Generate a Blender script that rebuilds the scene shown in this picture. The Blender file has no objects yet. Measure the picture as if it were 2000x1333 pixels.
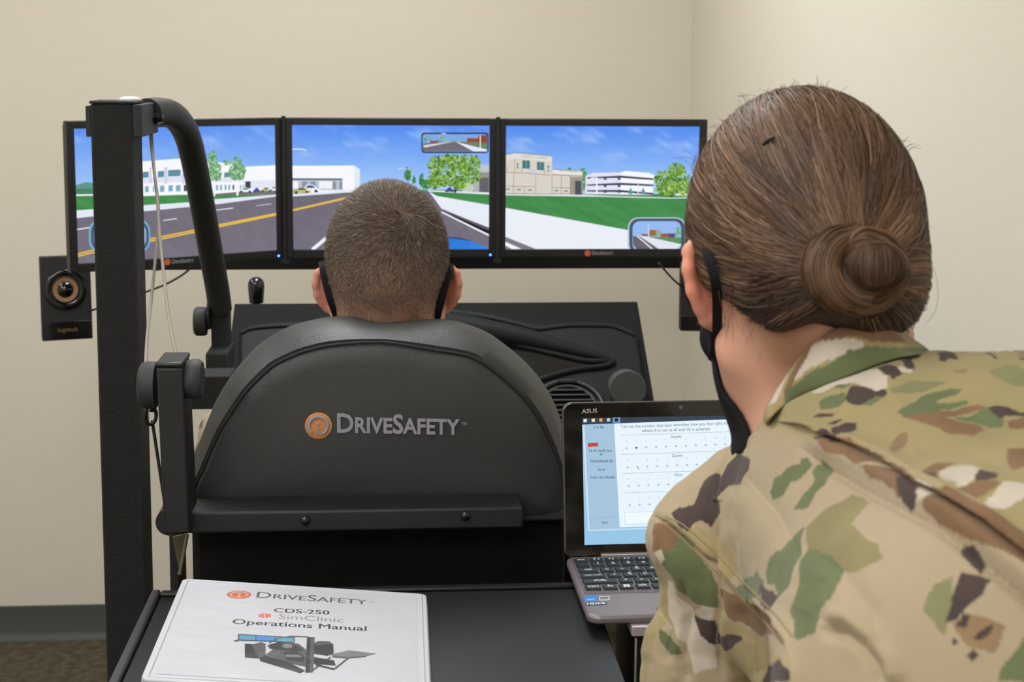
import bpy, bmesh, math, random
import numpy as np
from mathutils import Vector, Matrix
from mathutils.bvhtree import BVHTree

random.seed(7)
RNG = np.random.default_rng(7)
scene = bpy.context.scene
COL = scene.collection

# ------------------------------------------------------------------ camera
FPX = 2778.0                       # focal length in pixels of the 2000 px frame (50 mm)
YAW, PITCH, ROLL = math.radians(4.3), math.radians(7.2), math.radians(0.43)
CAM = Vector((0.0, 0.0, 1.70))
CY = 466.5                         # principal row (lens shift)
RM = (Matrix.Rotation(-YAW, 3, 'Z') @ Matrix.Rotation(math.pi/2 - PITCH, 3, 'X') @ Matrix.Rotation(ROLL, 3, 'Z'))
cd = bpy.data.cameras.new('camera')
cd.lens = 50.0 * FPX / 2778.0; cd.sensor_width = 36.0
cd.shift_y = (CY - 666.5) / 2000.0
cd.clip_start = 0.02
cd.dof.use_dof = True; cd.dof.focus_distance = 1.62; cd.dof.aperture_fstop = 13.0
cam = bpy.data.objects.new('camera', cd); COL.objects.link(cam)
cam.matrix_world = Matrix.Translation(CAM) @ RM.to_4x4()
scene.camera = cam

def ray(px, py):
    return RM @ Vector(((px-1000.0)/FPX, -(py-CY)/FPX, -1.0))
def P(px, py, d):                  # point at depth d along the optical axis
    return CAM + ray(px, py)*d
def PY(px, py, Y):                 # point on the upright plane y = Y
    r = ray(px, py); return CAM + r*(Y/r.y)
def PZ(px, py, z):                 # point on the level plane z
    r = ray(px, py); return CAM + r*((z-CAM.z)/r.z)
def PPL(px, py, o, n):             # point on the plane through o with normal n
    r = ray(px, py); return CAM + r*((o-CAM).dot(n)/r.dot(n))
RMI = np.array(RM.transposed())
def project(pts):                  # numpy (n,3) -> pixel x, pixel y, depth
    q = (np.asarray(pts) - np.array(CAM)) @ RMI.T
    d = -q[:, 2]
    return 1000 + FPX*q[:, 0]/d, CY - FPX*q[:, 1]/d, d

# ------------------------------------------------------------------ world, light, exposure
w = bpy.data.worlds.new('world'); scene.world = w; w.use_nodes = True
w.node_tree.nodes['Background'].inputs[0].default_value = (0.9, 0.93, 1.0, 1)
w.node_tree.nodes['Background'].inputs[1].default_value = 0.0   # closed room: only its own lamps light it
scene.view_settings.view_transform = 'Standard'
scene.view_settings.look = 'None'
scene.view_settings.exposure = 0.0
scene.view_settings.gamma = 1.0
scene.view_settings.use_curve_mapping = False
CEIL = 2.75
LAMPS = [(-0.45, 0.7, 8.0), (-0.15, 2.7, 21.0), (-1.8, 0.7, 12.0), (-0.45, -1.2, 22.0), (-1.8, -1.2, 13.0), (-1.8, 2.7, 12.0)]
def area(loc, e):
    l = bpy.data.lights.new('ceiling_panel_offscreen', 'AREA'); l.shape = 'RECTANGLE'; l.size = 0.58; l.size_y = 1.18
    l.energy = e; l.color = (0.925, 0.965, 1.0)
    o = bpy.data.objects.new('ceiling_panel_offscreen', l); o.location = loc; COL.objects.link(o)
for lx, ly, e in LAMPS:
    area((lx, ly, CEIL-0.03), e)

# ------------------------------------------------------------------ helpers
def s2l(c):
    c = np.asarray(c, float)/255.0
    return np.where(c <= 0.04045, c/12.92, ((c+0.055)/1.055)**2.4)
def rgba(c):
    l = s2l(c); return (float(l[0]), float(l[1]), float(l[2]), 1.0)

MATS = {}
def mat(name, col, rough=0.5, metal=0.0, bump=None, spec=0.5, var=None, coat=0.0, trans=0.0, sss=0.0, attr=None, emit=0.0, sheen=0.0):
    """procedural principled material; bump=(scale,strength,dist); var=(scale,colour2); attr=colour attribute name"""
    m = bpy.data.materials.new(name); m.use_nodes = True
    nt = m.node_tree; b = nt.nodes['Principled BSDF']
    b.inputs['Base Color'].default_value = rgba(col)
    b.inputs['Roughness'].default_value = rough; b.inputs['Metallic'].default_value = metal
    b.inputs['Specular IOR Level'].default_value = spec
    b.inputs['Coat Weight'].default_value = coat
    b.inputs['Transmission Weight'].default_value = trans
    b.inputs['Sheen Weight'].default_value = sheen
    if sss:
        b.inputs['Subsurface Weight'].default_value = sss
        b.inputs['Subsurface Radius'].default_value = (0.9, 0.35, 0.2)
        b.inputs['Subsurface Scale'].default_value = 0.008
    tc = nt.nodes.new('ShaderNodeTexCoord')
    src = None
    if attr:
        a = nt.nodes.new('ShaderNodeAttribute'); a.attribute_name = attr
        src = a.outputs['Color']
    if var:
        n = nt.nodes.new('ShaderNodeTexNoise'); n.inputs['Scale'].default_value = var[0]; n.inputs['Detail'].default_value = 4
        nt.links.new(tc.outputs['Object'], n.inputs['Vector'])
        mx = nt.nodes.new('ShaderNodeMix'); mx.data_type = 'RGBA'
        cr = nt.nodes.new('ShaderNodeMapRange'); cr.inputs['From Min'].default_value = 0.35; cr.inputs['From Max'].default_value = 0.65
        nt.links.new(n.outputs['Fac'], cr.inputs['Value'])
        nt.links.new(cr.outputs['Result'], mx.inputs['Factor'])
        if src is not None: nt.links.new(src, mx.inputs['A'])
        else: mx.inputs['A'].default_value = rgba(col)
        mx.inputs['B'].default_value = rgba(var[1])
        src = mx.outputs['Result']
    if src is not None:
        nt.links.new(src, b.inputs['Base Color'])
        if emit: nt.links.new(src, b.inputs['Emission Color'])
    elif emit: b.inputs['Emission Color'].default_value = rgba(col)
    if emit: b.inputs['Emission Strength'].default_value = emit
    if bump:
        n2 = nt.nodes.new('ShaderNodeTexNoise'); n2.inputs['Scale'].default_value = bump[0]; n2.inputs['Detail'].default_value = 3
        nt.links.new(tc.outputs['Object'], n2.inputs['Vector'])
        bp = nt.nodes.new('ShaderNodeBump'); bp.inputs['Strength'].default_value = bump[1]; bp.inputs['Distance'].default_value = bump[2]
        nt.links.new(n2.outputs['Fac'], bp.inputs['Height']); nt.links.new(bp.outputs['Normal'], b.inputs['Normal'])
    MATS[name] = m
    return m

def origin_of(o):
    v = Vector((0, 0, 0))
    while o is not None:
        v += o.location; o = o.parent
    return v
def link(name, me, m, parent=None):
    o = bpy.data.objects.new(name, me); COL.objects.link(o)
    if m is not None:
        for mm in (m if isinstance(m, (list, tuple)) else [m]): me.materials.append(mm)
    if parent is not None: o.parent = parent
    return o
def tag(o, label, cat, group=None):
    o['label'] = label; o['category'] = cat
    if group: o['group'] = group
    return o
def thing(name, label, cat, loc, group=None):
    o = bpy.data.objects.new(name, None); COL.objects.link(o); o.location = loc
    o.empty_display_size = 0.05
    return tag(o, label, cat, group)
def struct(o):
    o['kind'] = 'structure'; return o

class MB:
    def __init__(s): s.v = []; s.f = []
    def add(s, v, f):
        k = len(s.v); s.v += [Vector(p) for p in v]; s.f += [tuple(i+k for i in q) for q in f]; return s
    def box(s, a, b):
        x0, y0, z0 = a; x1, y1, z1 = b
        x0, x1 = min(x0, x1), max(x0, x1); y0, y1 = min(y0, y1), max(y0, y1); z0, z1 = min(z0, z1), max(z0, z1)
        v = [(x0,y0,z0),(x1,y0,z0),(x1,y1,z0),(x0,y1,z0),(x0,y0,z1),(x1,y0,z1),(x1,y1,z1),(x0,y1,z1)]
        return s.add(v, [(0,3,2,1),(4,5,6,7),(0,1,5,4),(1,2,6,5),(2,3,7,6),(3,0,4,7)])
    def obox(s, c, ax, ay, az, h):
        c = Vector(c); ax, ay, az = [Vector(a).normalized() for a in (ax, ay, az)]
        v = []
        for dz in (-1, 1):
            for dx, dy in ((-1,-1),(1,-1),(1,1),(-1,1)):
                v.append(c + ax*dx*h[0] + ay*dy*h[1] + az*dz*h[2])
        return s.add(v, [(0,3,2,1),(4,5,6,7),(0,1,5,4),(1,2,6,5),(2,3,7,6),(3,0,4,7)])
    def prism(s, poly, d):           # poly: list of 3D points, extruded by vector d
        d = Vector(d); n = len(poly); p = [Vector(q) for q in poly]
        v = p + [q+d for q in p]
        f = [tuple(range(n-1, -1, -1)), tuple(range(n, 2*n))] + [(i, (i+1) % n, n+(i+1) % n, n+i) for i in range(n)]
        return s.add(v, f)
    def cyl(s, a, b, r0, r1=None, n=24):
        a, b = Vector(a), Vector(b); r1 = r0 if r1 is None else r1
        return s.lathe(a, b-a, [(r0, 0.0), (r1, 1.0)], n)
    def lathe(s, o, axis, prof, n=24):   # prof: (radius, t along axis); capped
        o = Vector(o); axis = Vector(axis); z = axis.normalized()
        x = z.orthogonal().normalized(); y = z.cross(x)
        v = []; f = []
        for r, t in prof:
            for i in range(n):
                a = 2*math.pi*i/n
                v.append(o + axis*t + (x*math.cos(a) + y*math.sin(a))*max(r, 1e-5))
        for k in range(len(prof)-1):
            for i in range(n):
                j = (i+1) % n
                f.append((k*n+i, k*n+j, (k+1)*n+j, (k+1)*n+i))
        f.append(tuple(range(n-1, -1, -1))); f.append(tuple(range((len(prof)-1)*n, len(prof)*n)))
        return s.add(v, f)
    def tube(s, path, r, n=12, flat=None):
        p = [Vector(q) for q in path]; m = len(p)
        rr = list(r) if isinstance(r, (list, tuple)) else [r]*m
        v = []; f = []; up = None
        for i in range(m):
            t = (p[min(i+1, m-1)] - p[max(i-1, 0)]).normalized()
            if up is None: up = t.orthogonal().normalized()
            up = (up - t*up.dot(t)).normalized(); sd = t.cross(up)
            for k in range(n):
                a = 2*math.pi*k/n
                v.append(p[i] + (up*math.cos(a) + sd*math.sin(a))*rr[i])
        for i in range(m-1):
            for k in range(n):
                j = (k+1) % n
                f.append((i*n+k, i*n+j, (i+1)*n+j, (i+1)*n+k))
        f.append(tuple(range(n-1, -1, -1))); f.append(tuple(range((m-1)*n, m*n)))
        return s.add(v, f)
    def build(s, name, m, parent=None, smooth=None, bevel=0.0, seg=2, loc=None):
        o0 = origin_of(parent) if parent is not None else (Vector(loc) if loc is not None else Vector((0,0,0)))
        me = bpy.data.meshes.new(name)
        me.from_pydata([tuple(q-o0) for q in s.v], [], s.f)
        bm = bmesh.new(); bm.from_mesh(me); bmesh.ops.recalc_face_normals(bm, faces=bm.faces); bm.to_mesh(me); bm.free()
        o = link(name, me, m, parent)
        if loc is not None and parent is None: o.location = loc
        if smooth is not None:
            me.polygons.foreach_set('use_smooth', [True]*len(me.polygons))
            me.set_sharp_from_angle(angle=math.radians(smooth))
        if bevel:
            b = o.modifiers.new('bevel', 'BEVEL'); b.width = bevel; b.segments = seg; b.limit_method = 'ANGLE'; b.angle_limit = math.radians(35)
            b.harden_normals = False
            me.polygons.foreach_set('use_smooth', [True]*len(me.polygons))
            me.set_sharp_from_angle(angle=math.radians(50))
        return o

def catmull(pts, n=8):
    p = [Vector(q) for q in pts]; p = [2*p[0]-p[1]] + p + [2*p[-1]-p[-2]]
    out = []
    for i in range(1, len(p)-2):
        for k in range(n):
            t = k/n
            a, b, c, d = p[i-1], p[i], p[i+1], p[i+2]
            out.append(0.5*((2*b) + (c-a)*t + (2*a-5*b+4*c-d)*t*t + (3*b-a-3*c+d)*t**3))
    out.append(p[-2]); return out

def text_mesh(txt, small_caps=False, bold=0.0, scs=0.78):
    """flat text as (verts 2D, faces), cap height about 0.7, starting at x=0"""
    c = bpy.data.curves.new('txt', 'FONT'); c.body = txt; c.fill_mode = 'FRONT'; c.resolution_u = 3
    c.small_caps_scale = scs; c.offset = bold
    if small_caps:
        for i, ch in enumerate(txt):
            if ch.islower(): c.body_format[i].use_small_caps = True
    o = bpy.data.objects.new('txt', c); COL.objects.link(o)
    dg = bpy.context.evaluated_depsgraph_get()
    me = bpy.data.meshes.new_from_object(o.evaluated_get(dg))
    v = np.array([q.co[:2] for q in me.vertices]) if len(me.vertices) else np.zeros((0, 2))
    me.calc_loop_triangles(); f = [tuple(p.vertices) for p in me.loop_triangles]
    bpy.data.objects.remove(o); bpy.data.curves.remove(c); bpy.data.meshes.remove(me)
    return v, f

def text_between(txt, a, b, up, nrm, off=0.0003, thick=0.0, small_caps=False, bold=0.0, hscale=None, scs=0.78):
    """text laid from point a to b (its width), up = up direction in its plane"""
    v, f = text_mesh(txt, small_caps, bold, scs)
    a, b = Vector(a), Vector(b); x0, x1 = v[:, 0].min(), v[:, 0].max()
    ux = (b-a); L = ux.length; ux.normalize(); nrm = Vector(nrm).normalized()
    up = Vector(up); up = (up - ux*up.dot(ux)*0.0).normalized(); s = L/(x1-x0)
    sy = s if hscale is None else s*hscale
    mb = MB()
    base = [a + ux*((q[0]-x0)*s) + up*(q[1]*sy) + nrm*off for q in v]
    if thick <= 0:
        mb.add(base, f)
    else:
        n = len(base)
        ed = {}
        for q in f:
            for i in range(len(q)):
                e = (q[i], q[(i+1) % len(q)]); ed[e] = 1
        side = [e for e in ed if (e[1], e[0]) not in ed]
        mb.add(base + [q + nrm*thick for q in base], [tuple(i+n for i in q) for q in f] + [(e[0], e[1], e[1]+n, e[0]+n) for e in side])
    return mb

# ---- flat pictures (screens, printed covers): polygons traced on one plane, each colour a print layer
def clip_poly(poly, cols, xr, yr):
    def cut(pts, inside, inter):
        out = []
        for i in range(len(pts)):
            a, b = pts[i-1], pts[i]
            ia, ib = inside(a), inside(b)
            if ib:
                if not ia: out.append(inter(a, b))
                out.append(b)
            elif ia: out.append(inter(a, b))
        return out
    pts = [np.concatenate([np.asarray(p, float), np.asarray(c, float)]) for p, c in zip(poly, cols)]
    for ax, lim, sg in ((0, xr[0], 1), (0, xr[1], -1), (1, yr[0], 1), (1, yr[1], -1)):
        if not pts: return [], []
        ins = lambda q: sg*(q[ax]-lim) >= -1e-9
        itr = lambda a, b: a + (b-a)*((lim-a[ax])/(b[ax]-a[ax]))
        pts = cut(pts, ins, itr)
    return [p[:2] for p in pts], [p[2:] for p in pts]

class Picture:
    def __init__(s, o, ux, uy, w, h, eps=2.5e-5):
        s.o, s.ux, s.uy = Vector(o), Vector(ux).normalized(), Vector(uy).normalized()
        s.n = s.ux.cross(s.uy); s.w, s.h, s.eps = w, h, eps
        s.v = []; s.c = []; s.f = []; s.layer = 1.0
    def uv(s, px, py):
        q = PPL(px, py, s.o, s.n) - s.o
        return (q.dot(s.ux), q.dot(s.uy))
    def polyuv(s, pts, col, lay=None):
        cols = col if isinstance(col, list) else [col]*len(pts)
        pts, cols = clip_poly(pts, cols, (0, s.w), (0, s.h))
        if len(pts) < 3: return
        if lay is None:
            lay = s.layer; s.layer += 1
        k = len(s.v)
        for p, c in zip(pts, cols):
            s.v.append(s.o + s.ux*float(p[0]) + s.uy*float(p[1]) + s.n*(lay*s.eps)); s.c.append(c)
        s.f.append(tuple(range(k, k+len(pts))))
    def poly(s, px, col, lay=None):
        s.polyuv([s.uv(*p) for p in px], col, lay)
    def rect(s, x0, y0, x1, y1, col): s.poly([(x0,y0),(x1,y0),(x1,y1),(x0,y1)], col)
    def grid(s, x0, y0, x1, y1, nx, ny, fn):
        lay = s.layer; s.layer += 1
        for i in range(nx):
            for j in range(ny):
                q = [(x0+(x1-x0)*(i+a)/nx, y0+(y1-y0)*(j+b)/ny) for a, b in ((0,0),(1,0),(1,1),(0,1))]
                s.poly(q, [fn(*p) for p in q], lay)
    def ell(s, cx, cy, rx, ry, col, n=20, lay=None):
        s.poly([(cx+rx*math.cos(2*math.pi*i/n), cy+ry*math.sin(2*math.pi*i/n)) for i in range(n)], col, lay)
    def line(s, pts, wd, col):
        lay = s.layer; s.layer += 1
        for a, b in zip(pts[:-1], pts[1:]):
            dx, dy = b[0]-a[0], b[1]-a[1]; L = math.hypot(dx, dy) or 1
            nx, ny = -dy/L*wd/2, dx/L*wd/2
            s.poly([(a[0]+nx,a[1]+ny),(b[0]+nx,b[1]+ny),(b[0]-nx,b[1]-ny),(a[0]-nx,a[1]-ny)], col, lay)
    def leaves(s, cx, cy, rx, ry, n, cols, size=3.0):
        lay = s.layer; s.layer += 3
        for i in range(n):
            a = random.random()*2*math.pi; r = math.sqrt(random.random())
            x, y = cx+rx*r*math.cos(a), cy+ry*r*math.sin(a)
            k = random.randint(4, 6); sz = size*(0.5+random.random()); a0 = random.random()*6
            c = random.choice(cols); j = random.uniform(-14, 14)
            c = tuple(max(0, min(255, q+j)) for q in c)
            s.poly([(x+sz*(0.6+0.6*random.random())*math.cos(a0+2*math.pi*q/k), y+sz*(0.6+0.6*random.random())*math.sin(a0+2*math.pi*q/k)) for q in range(k)], c, lay+3*random.random())
    def text(s, txt, a, b, col, small_caps=False, bold=0.0, hscale=1.0):
        if bold:                               # heavier print: the same glyphs once more, a hair to the side
            s.text(txt, a, b, col, small_caps, 0.0, hscale); a, b = (a[0]+bold*90, a[1]), (b[0]+bold*90, b[1])
        v, f = text_mesh(txt, small_caps)
        pa, pb = np.array(s.uv(*a)), np.array(s.uv(*b)); d = pb-pa; L = np.hypot(*d); d /= L
        nn = np.array((-d[1], d[0])); x0, x1 = v[:, 0].min(), v[:, 0].max(); sc = L/(x1-x0)
        lay = s.layer; s.layer += 1
        for q in f:
            s.polyuv([pa + d*(v[i, 0]-x0)*sc + nn*v[i, 1]*sc*hscale for i in q], col, lay)
    def glyph(s, txt, c, size, col):          # one short word centred at pixel c, size = em in metres
        v, f = text_mesh(txt); pc = np.array(s.uv(*c)); x0, x1 = v[:, 0].min(), v[:, 0].max()
        lay = s.layer; s.layer += 1
        for q in f: s.polyuv([pc + np.array(((v[i, 0]-(x0+x1)/2)*size, (v[i, 1]-0.35)*size)) for i in q], col, lay)
    def build(s, name, m, parent):
        o0 = origin_of(parent)
        me = bpy.data.meshes.new(name)
        me.from_pydata([tuple(q-o0) for q in s.v], [], s.f)
        ca = me.color_attributes.new('Col', 'FLOAT_COLOR', 'POINT')
        arr = np.ones((len(s.v), 4), np.float32); arr[:, :3] = s2l(np.array(s.c))
        ca.data.foreach_set('color', arr.ravel())
        return link(name, me, m, parent)

# ------------------------------------------------------------------ materials
wall_m = mat('wall_paint', (222, 214, 199), 0.85, bump=(260, 0.12, 0.002), spec=0.2)
ceil_m = mat('ceiling_paint', (232, 230, 224), 0.9)
carpet_m = mat('carpet', (112, 103, 82), 0.95, bump=(420, 0.9, 0.006), spec=0.05, var=(38, (88, 80, 66)))
basebd_m = mat('rubber_base', (72, 78, 74), 0.6, bump=(40, 0.05, 0.002))
steel_m = mat('powder_coat', (29, 31, 31), 0.55, bump=(800, 1.0, 0.0035), spec=0.5)
steel2_m = mat('powder_coat_smooth', (30, 32, 32), 0.48, bump=(900, 0.4, 0.0015), spec=0.45)
black_m = mat('black_plastic', (22, 22, 23), 0.45)
blackg_m = mat('black_gloss', (12, 12, 13), 0.12, coat=0.4)
matte_m = mat('black_matte', (15, 16, 16), 0.75, spec=0.2)
rubber_m = mat('black_rubber', (30, 30, 31), 0.65)
knob_m = mat('grey_knob', (44, 45, 46), 0.6)
chrome_m = mat('chrome', (200, 200, 200), 0.15, 1.0)
vinyl_m = mat('seat_vinyl', (50, 52, 52), 0.45, bump=(600, 0.35, 0.0015), spec=0.5)
vinyl2_m = mat('seat_vinyl_back', (52, 54, 54), 0.5, bump=(700, 0.25, 0.001), spec=0.4)
seam_m = mat('seam_thread', (28, 28, 28), 0.7)
dash_m = mat('dash_plastic', (19, 21, 23), 0.55, bump=(600, 0.3, 0.001), spec=0.2)
cord_m = mat('white_cord', (152, 143, 132), 0.8, bump=(1800, 0.6, 0.001))
white_m = mat('white_plastic', (235, 235, 232), 0.5)
embro_m = mat('embroidery_grey', (150, 147, 153), 0.75, bump=(1200, 0.6, 0.0006))
embor_m = mat('embroidery_orange', (204, 132, 78), 0.75, bump=(1200, 0.6, 0.0006))
print_g = mat('logo_grey', (150, 148, 146), 0.5)
print_o = mat('logo_orange', (196, 92, 62), 0.5)
gold_m = mat('brass', (196, 164, 96), 0.25, 1.0)
cone_m = mat('speaker_cone', (150, 112, 76), 0.55)
screen_m = mat('screen_glass', (8, 8, 9), 0.3, attr='Col', emit=1.0, spec=0.25)
laptop_m = mat('laptop_grey', (128, 118, 121), 0.38, 0.35, bump=(1500, 0.08, 0.0004))
key_m = mat('key_black', (38, 40, 44), 0.5)
legend_m = mat('key_legend', (225, 228, 230), 0.5)
binder_m = mat('binder_vinyl', (198, 198, 206), 0.35, spec=0.4)
print_m = mat('printed_sheet', (225, 225, 230), 0.3, attr='Col', spec=0.5, bump=(14, 0.25, 0.012))
led_m = mat('blue_led', (60, 110, 255), 0.3, emit=6.0)
lamp_m = mat('lamp_diffuser', (255, 250, 240), 0.4, emit=3.0)
table_m = mat('table_laminate', (25, 26, 26), 0.4, bump=(700, 0.12, 0.0006), spec=0.5)
# the screens give off light only: no reflected base colour on top
for mm in (screen_m,):
    bs = mm.node_tree.nodes['Principled BSDF']
    for l in list(mm.node_tree.links):
        if l.to_socket == bs.inputs['Base Color']: mm.node_tree.links.remove(l)

# ------------------------------------------------------------------ room
YW = PZ(100, 1249, 0.0).y
XR = PY(1352, 60, YW).x
XL, YB = -2.9, -2.6
struct(MB().box((XL, YB, -0.1), (XR, YW, 0.0)).build('floor', carpet_m))
struct(MB().box((XL, YB, CEIL), (XR, YW, CEIL+0.1)).build('ceiling', ceil_m))
struct(MB().box((XL-0.1, YW, -0.1), (XR+0.1, YW+0.1, CEIL+0.1)).build('wall_back', wall_m))
struct(MB().box((XR, YB, -0.1), (XR+0.1, YW, CEIL+0.1)).build('wall_right', wall_m))
struct(MB().box((XL-0.1, YB, -0.1), (XL, YW, CEIL+0.1)).build('wall_left', wall_m))
struct(MB().box((XL-0.1, YB-0.1, -0.1), (XR+0.1, YB, CEIL+0.1)).build('wall_rear', wall_m))
def baseboard(name, a, b, nrm):
    a, b, n = Vector(a), Vector(b), Vector(nrm)
    prof = [(0, 0), (0.016, 0), (0.014, 0.006), (0.007, 0.014), (0.004, 0.022), (0.004, 0.102), (0.002, 0.104), (0, 0.104)]
    mb = MB(); mb.prism([a + n*p + Vector((0, 0, q)) for p, q in prof], b-a)
    return struct(mb.build(name, basebd_m, smooth=40))
baseboard('baseboard_back', (XL, YW, 0), (XR, YW, 0), (0, -1, 0))
baseboard('baseboard_right', (XR, YB, 0), (XR, YW, 0), (-1, 0, 0))
baseboard('baseboard_left', (XL, YB, 0), (XL, YW, 0), (1, 0, 0))
for lx, ly, e in LAMPS:
    t = thing('ceiling_light_offscreen', 'flat white ceiling light panel with a pale metal frame', 'light', (lx, ly, CEIL-0.012), 'ceiling light panels')
    fr = MB()
    for sx in (-1, 1): fr.box((lx+sx*0.30-0.012, ly-0.61, CEIL-0.02), (lx+sx*0.30+0.012, ly+0.61, CEIL))
    for sy in (-1, 1): fr.box((lx-0.312, ly+sy*0.60-0.012, CEIL-0.02), (lx+0.312, ly+sy*0.60+0.012, CEIL))
    fr.build('frame', white_m, t)
    MB().box((lx-0.29, ly-0.59, CEIL-0.012), (lx+0.29, ly+0.59, CEIL)).build('diffuser_offscreen', lamp_m, t)
# ------------------------------------------------------------------ monitors
YM = 3.08
cx0, cx1 = PY(556.5, 366, YM).x, PY(971, 366, YM).x
cz1, cz0 = PY(763, 231, YM).z, PY(763, 504, YM).z
MW, MH = cx1-cx0, cz1-cz0
sx0, sx1 = PY(571.5, 366, YM).x-cx0, PY(955.5, 366, YM).x-cx0
sz0, sz1 = PY(763, 487.5, YM).z-cz0, PY(763, 245, YM).z-cz0

def px_of(v): 
    a, b, c = project(np.array([v])); return a[0]
def solve_angle(hx, sgn, target):
    best = None
    for k in range(0, 400):
        a = math.radians(k*0.1)
        e = abs(px_of((hx + sgn*MW*math.cos(a), YM - MW*math.sin(a), (cz0+cz1)/2)) - target)
        if best is None or e < best[0]: best = (e, a)
    return best[1]
GAP = 0.0025
aL = solve_angle(cx0-GAP, -1, 133.0)
aR = solve_angle(cx1+GAP, 1, 1379.0)

def monitor(name_label, o, ux, logo_px, led_px):
    """o: lower left corner of the bezel front seen by the viewer, ux: direction to the viewer's right"""
    o, ux = Vector(o), Vector(ux).normalized(); uz = Vector((0, 0, 1)); n = ux.cross(uz)
    t = thing('monitor', name_label, 'monitor', tuple(o + ux*MW/2 - n*0.03), 'three monitors side by side')
    at = lambda u, v, d=0.0: o + ux*u + uz*v + n*d
    D = 0.022                                     # bezel depth
    def bar(u0, v0, u1, v1, nm, d0=-D, d1=0.0):
        c = at((u0+u1)/2, (v0+v1)/2, (d0+d1)/2)
        return MB().obox(c, ux, uz, n, ((u1-u0)/2, (v1-v0)/2, (d1-d0)/2)).build(nm, black_m, t, bevel=0.0015)
    bar(0, 0, sx0, MH, 'bezel'); bar(sx1, 0, MW, MH, 'bezel'); bar(sx0, sz1, sx1, MH, 'bezel'); lowb = bar(sx0, 0, sx1, sz0, 'bezel')
    MB().obox(at(MW/2, MH/2, -D-0.012), ux, uz, n, (MW/2-0.004, MH/2-0.004, 0.014)).build('back_shell', black_m, t, bevel=0.006)
    for k in range(5):
        MB().obox(at(MW*0.78+k*0.017, 0.0085, 0.0008), ux, uz, n, (0.004, 0.0016, 0.0012)).build('button', rubber_m, lowb)
    u = MW-0.014
    MB().lathe(at(u, 0.006, -0.001), n*0.003, [(0.0024, 0), (0.0024, 0.7), (0.0012, 1.0)], 12).build('power_light', led_m, lowb)
    pic = Picture(at(sx0, sz0, -0.004), ux, uz, sx1-sx0, sz1-sz0)
    # brand mark on the lower bezel
    b0, b1 = MW*0.445, MW*0.60
    MB().lathe(at(b0-0.006, sz0*0.5, 0.0002), n*0.0006, [(0.0068, 0), (0.0068, 1)], 20).build('logo_disc', print_o, lowb)
    text_between('DriveSafety', at(b0+0.004, sz0*0.5-0.0035), at(b1-0.02, sz0*0.5-0.0035), uz, n, 0.0004, 0.0003, True, bold=0.012, hscale=1.15).build('brand_lettering', print_g, lowb)
    return t, pic

tL, picL = monitor('black widescreen monitor at the post end, showing road and pale office building',
                   (cx0-GAP-MW*math.cos(aL), YM-MW*math.sin(aL), cz0), (math.cos(aL), math.sin(aL), 0), None, None)
tC, picC = monitor('black middle widescreen monitor behind the short-haired head, showing the rear-view mirror and road',
                   (cx0, YM, cz0), (1, 0, 0), None, None)
tR, picR = monitor('black widescreen monitor showing green lawn, beige shop and white office block',
                   (cx1+GAP, YM, cz0), (math.cos(aR), -math.sin(aR), 0), None, None)
for hx in (cx0-GAP/2, cx1+GAP/2):
    hinge = MB()
    hinge.cyl((hx, YM-0.004, cz0-0.006), (hx, YM-0.004, cz1+0.004), 0.0045, n=12)
    hinge.box((hx-0.008, YM-0.012, cz0-0.010), (hx+0.008, YM+0.004, cz0-0.002))
    hinge.build('hinge', black_m, tC, smooth=40)

# ---- the driving scene on the three screens
def noise2(x, y):
    return (math.sin(x*0.031+y*0.017)*math.cos(y*0.052-x*0.011) + 0.6*math.sin(x*0.073-y*0.09+1.3)*math.cos(x*0.021+y*0.13) + 0.35*math.sin(x*0.15+y*0.21))*0.5
def sky(top, hor, y0, y1, amt, cloud):
    def fn(x, y):
        t = max(0, min(1, (y-y0)/(y1-y0)))
        c = np.array(top)*(1-t) + np.array(hor)*t
        k = max(0.0, noise2(x, y*1.6)-0.1)*amt*max(0, 1-abs((y-(y0+cloud))/ (0.55*(y1-y0))))
        return tuple(c*(1-k) + np.array((190, 212, 252))*k)
    return fn
def asphalt(x, y):
    k = 7*noise2(x*2.3, y*5.1) + (y-380)*0.05
    return (112+k, 106+k, 120+k)
def grass(x, y):
    k = 9*noise2(x*3.1, y*7.7)
    return (66+k, 138+k*1.4, 76+k)
def pave(x, y):
    k = 5*noise2(x*1.1, y*4.0)
    return (226+k, 232+k, 246+k*0.5)
WHITE = (246, 248, 255); LAV = (222, 226, 243); TEAL = (92, 142, 158); YEL = (232, 190, 70); DKW = (60, 66, 78)
BLUE0, BLUE1 = (88, 142, 238), (168, 204, 250)

def Z8(x, y): return (270+x*0.145, 280+y*0.145)
p = picL
p.grid(120, 230, 560, 400, 30, 16, sky(BLUE0, BLUE1, 240, 385, 0.9, 25))
p.poly([(120,392),(120,366),(150,361),(168,356),(200,359),(230,362),(230,392)], (92, 150, 140))
p.poly([(120,392),(120,372),(170,368),(230,372),(230,392)], (72, 132, 92))
p.grid(120, 381, 560, 414, 30, 4, grass)
p.poly([(120,380),(200,379),(200,382),(120,384)], (225, 235, 240))
p.poly([Z8(-300,275),Z8(40,245),Z8(570,205),Z8(1140,265),Z8(1280,282),Z8(1430,315),Z8(1860,295),Z8(1990,290),Z8(1990,660),Z8(1300,672),Z8(60,712),Z8(-300,720)], WHITE)
p.poly([Z8(-300,478),Z8(40,470),Z8(640,440),Z8(640,520),Z8(40,540),Z8(-300,545)], LAV)
p.poly([Z8(1020,470),Z8(1430,470),Z8(1430,520),Z8(1020,525)], LAV)
p.poly([Z8(1430,505),Z8(1860,495),Z8(1990,492),Z8(1990,600),Z8(1430,610)], (226, 230, 244))
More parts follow.
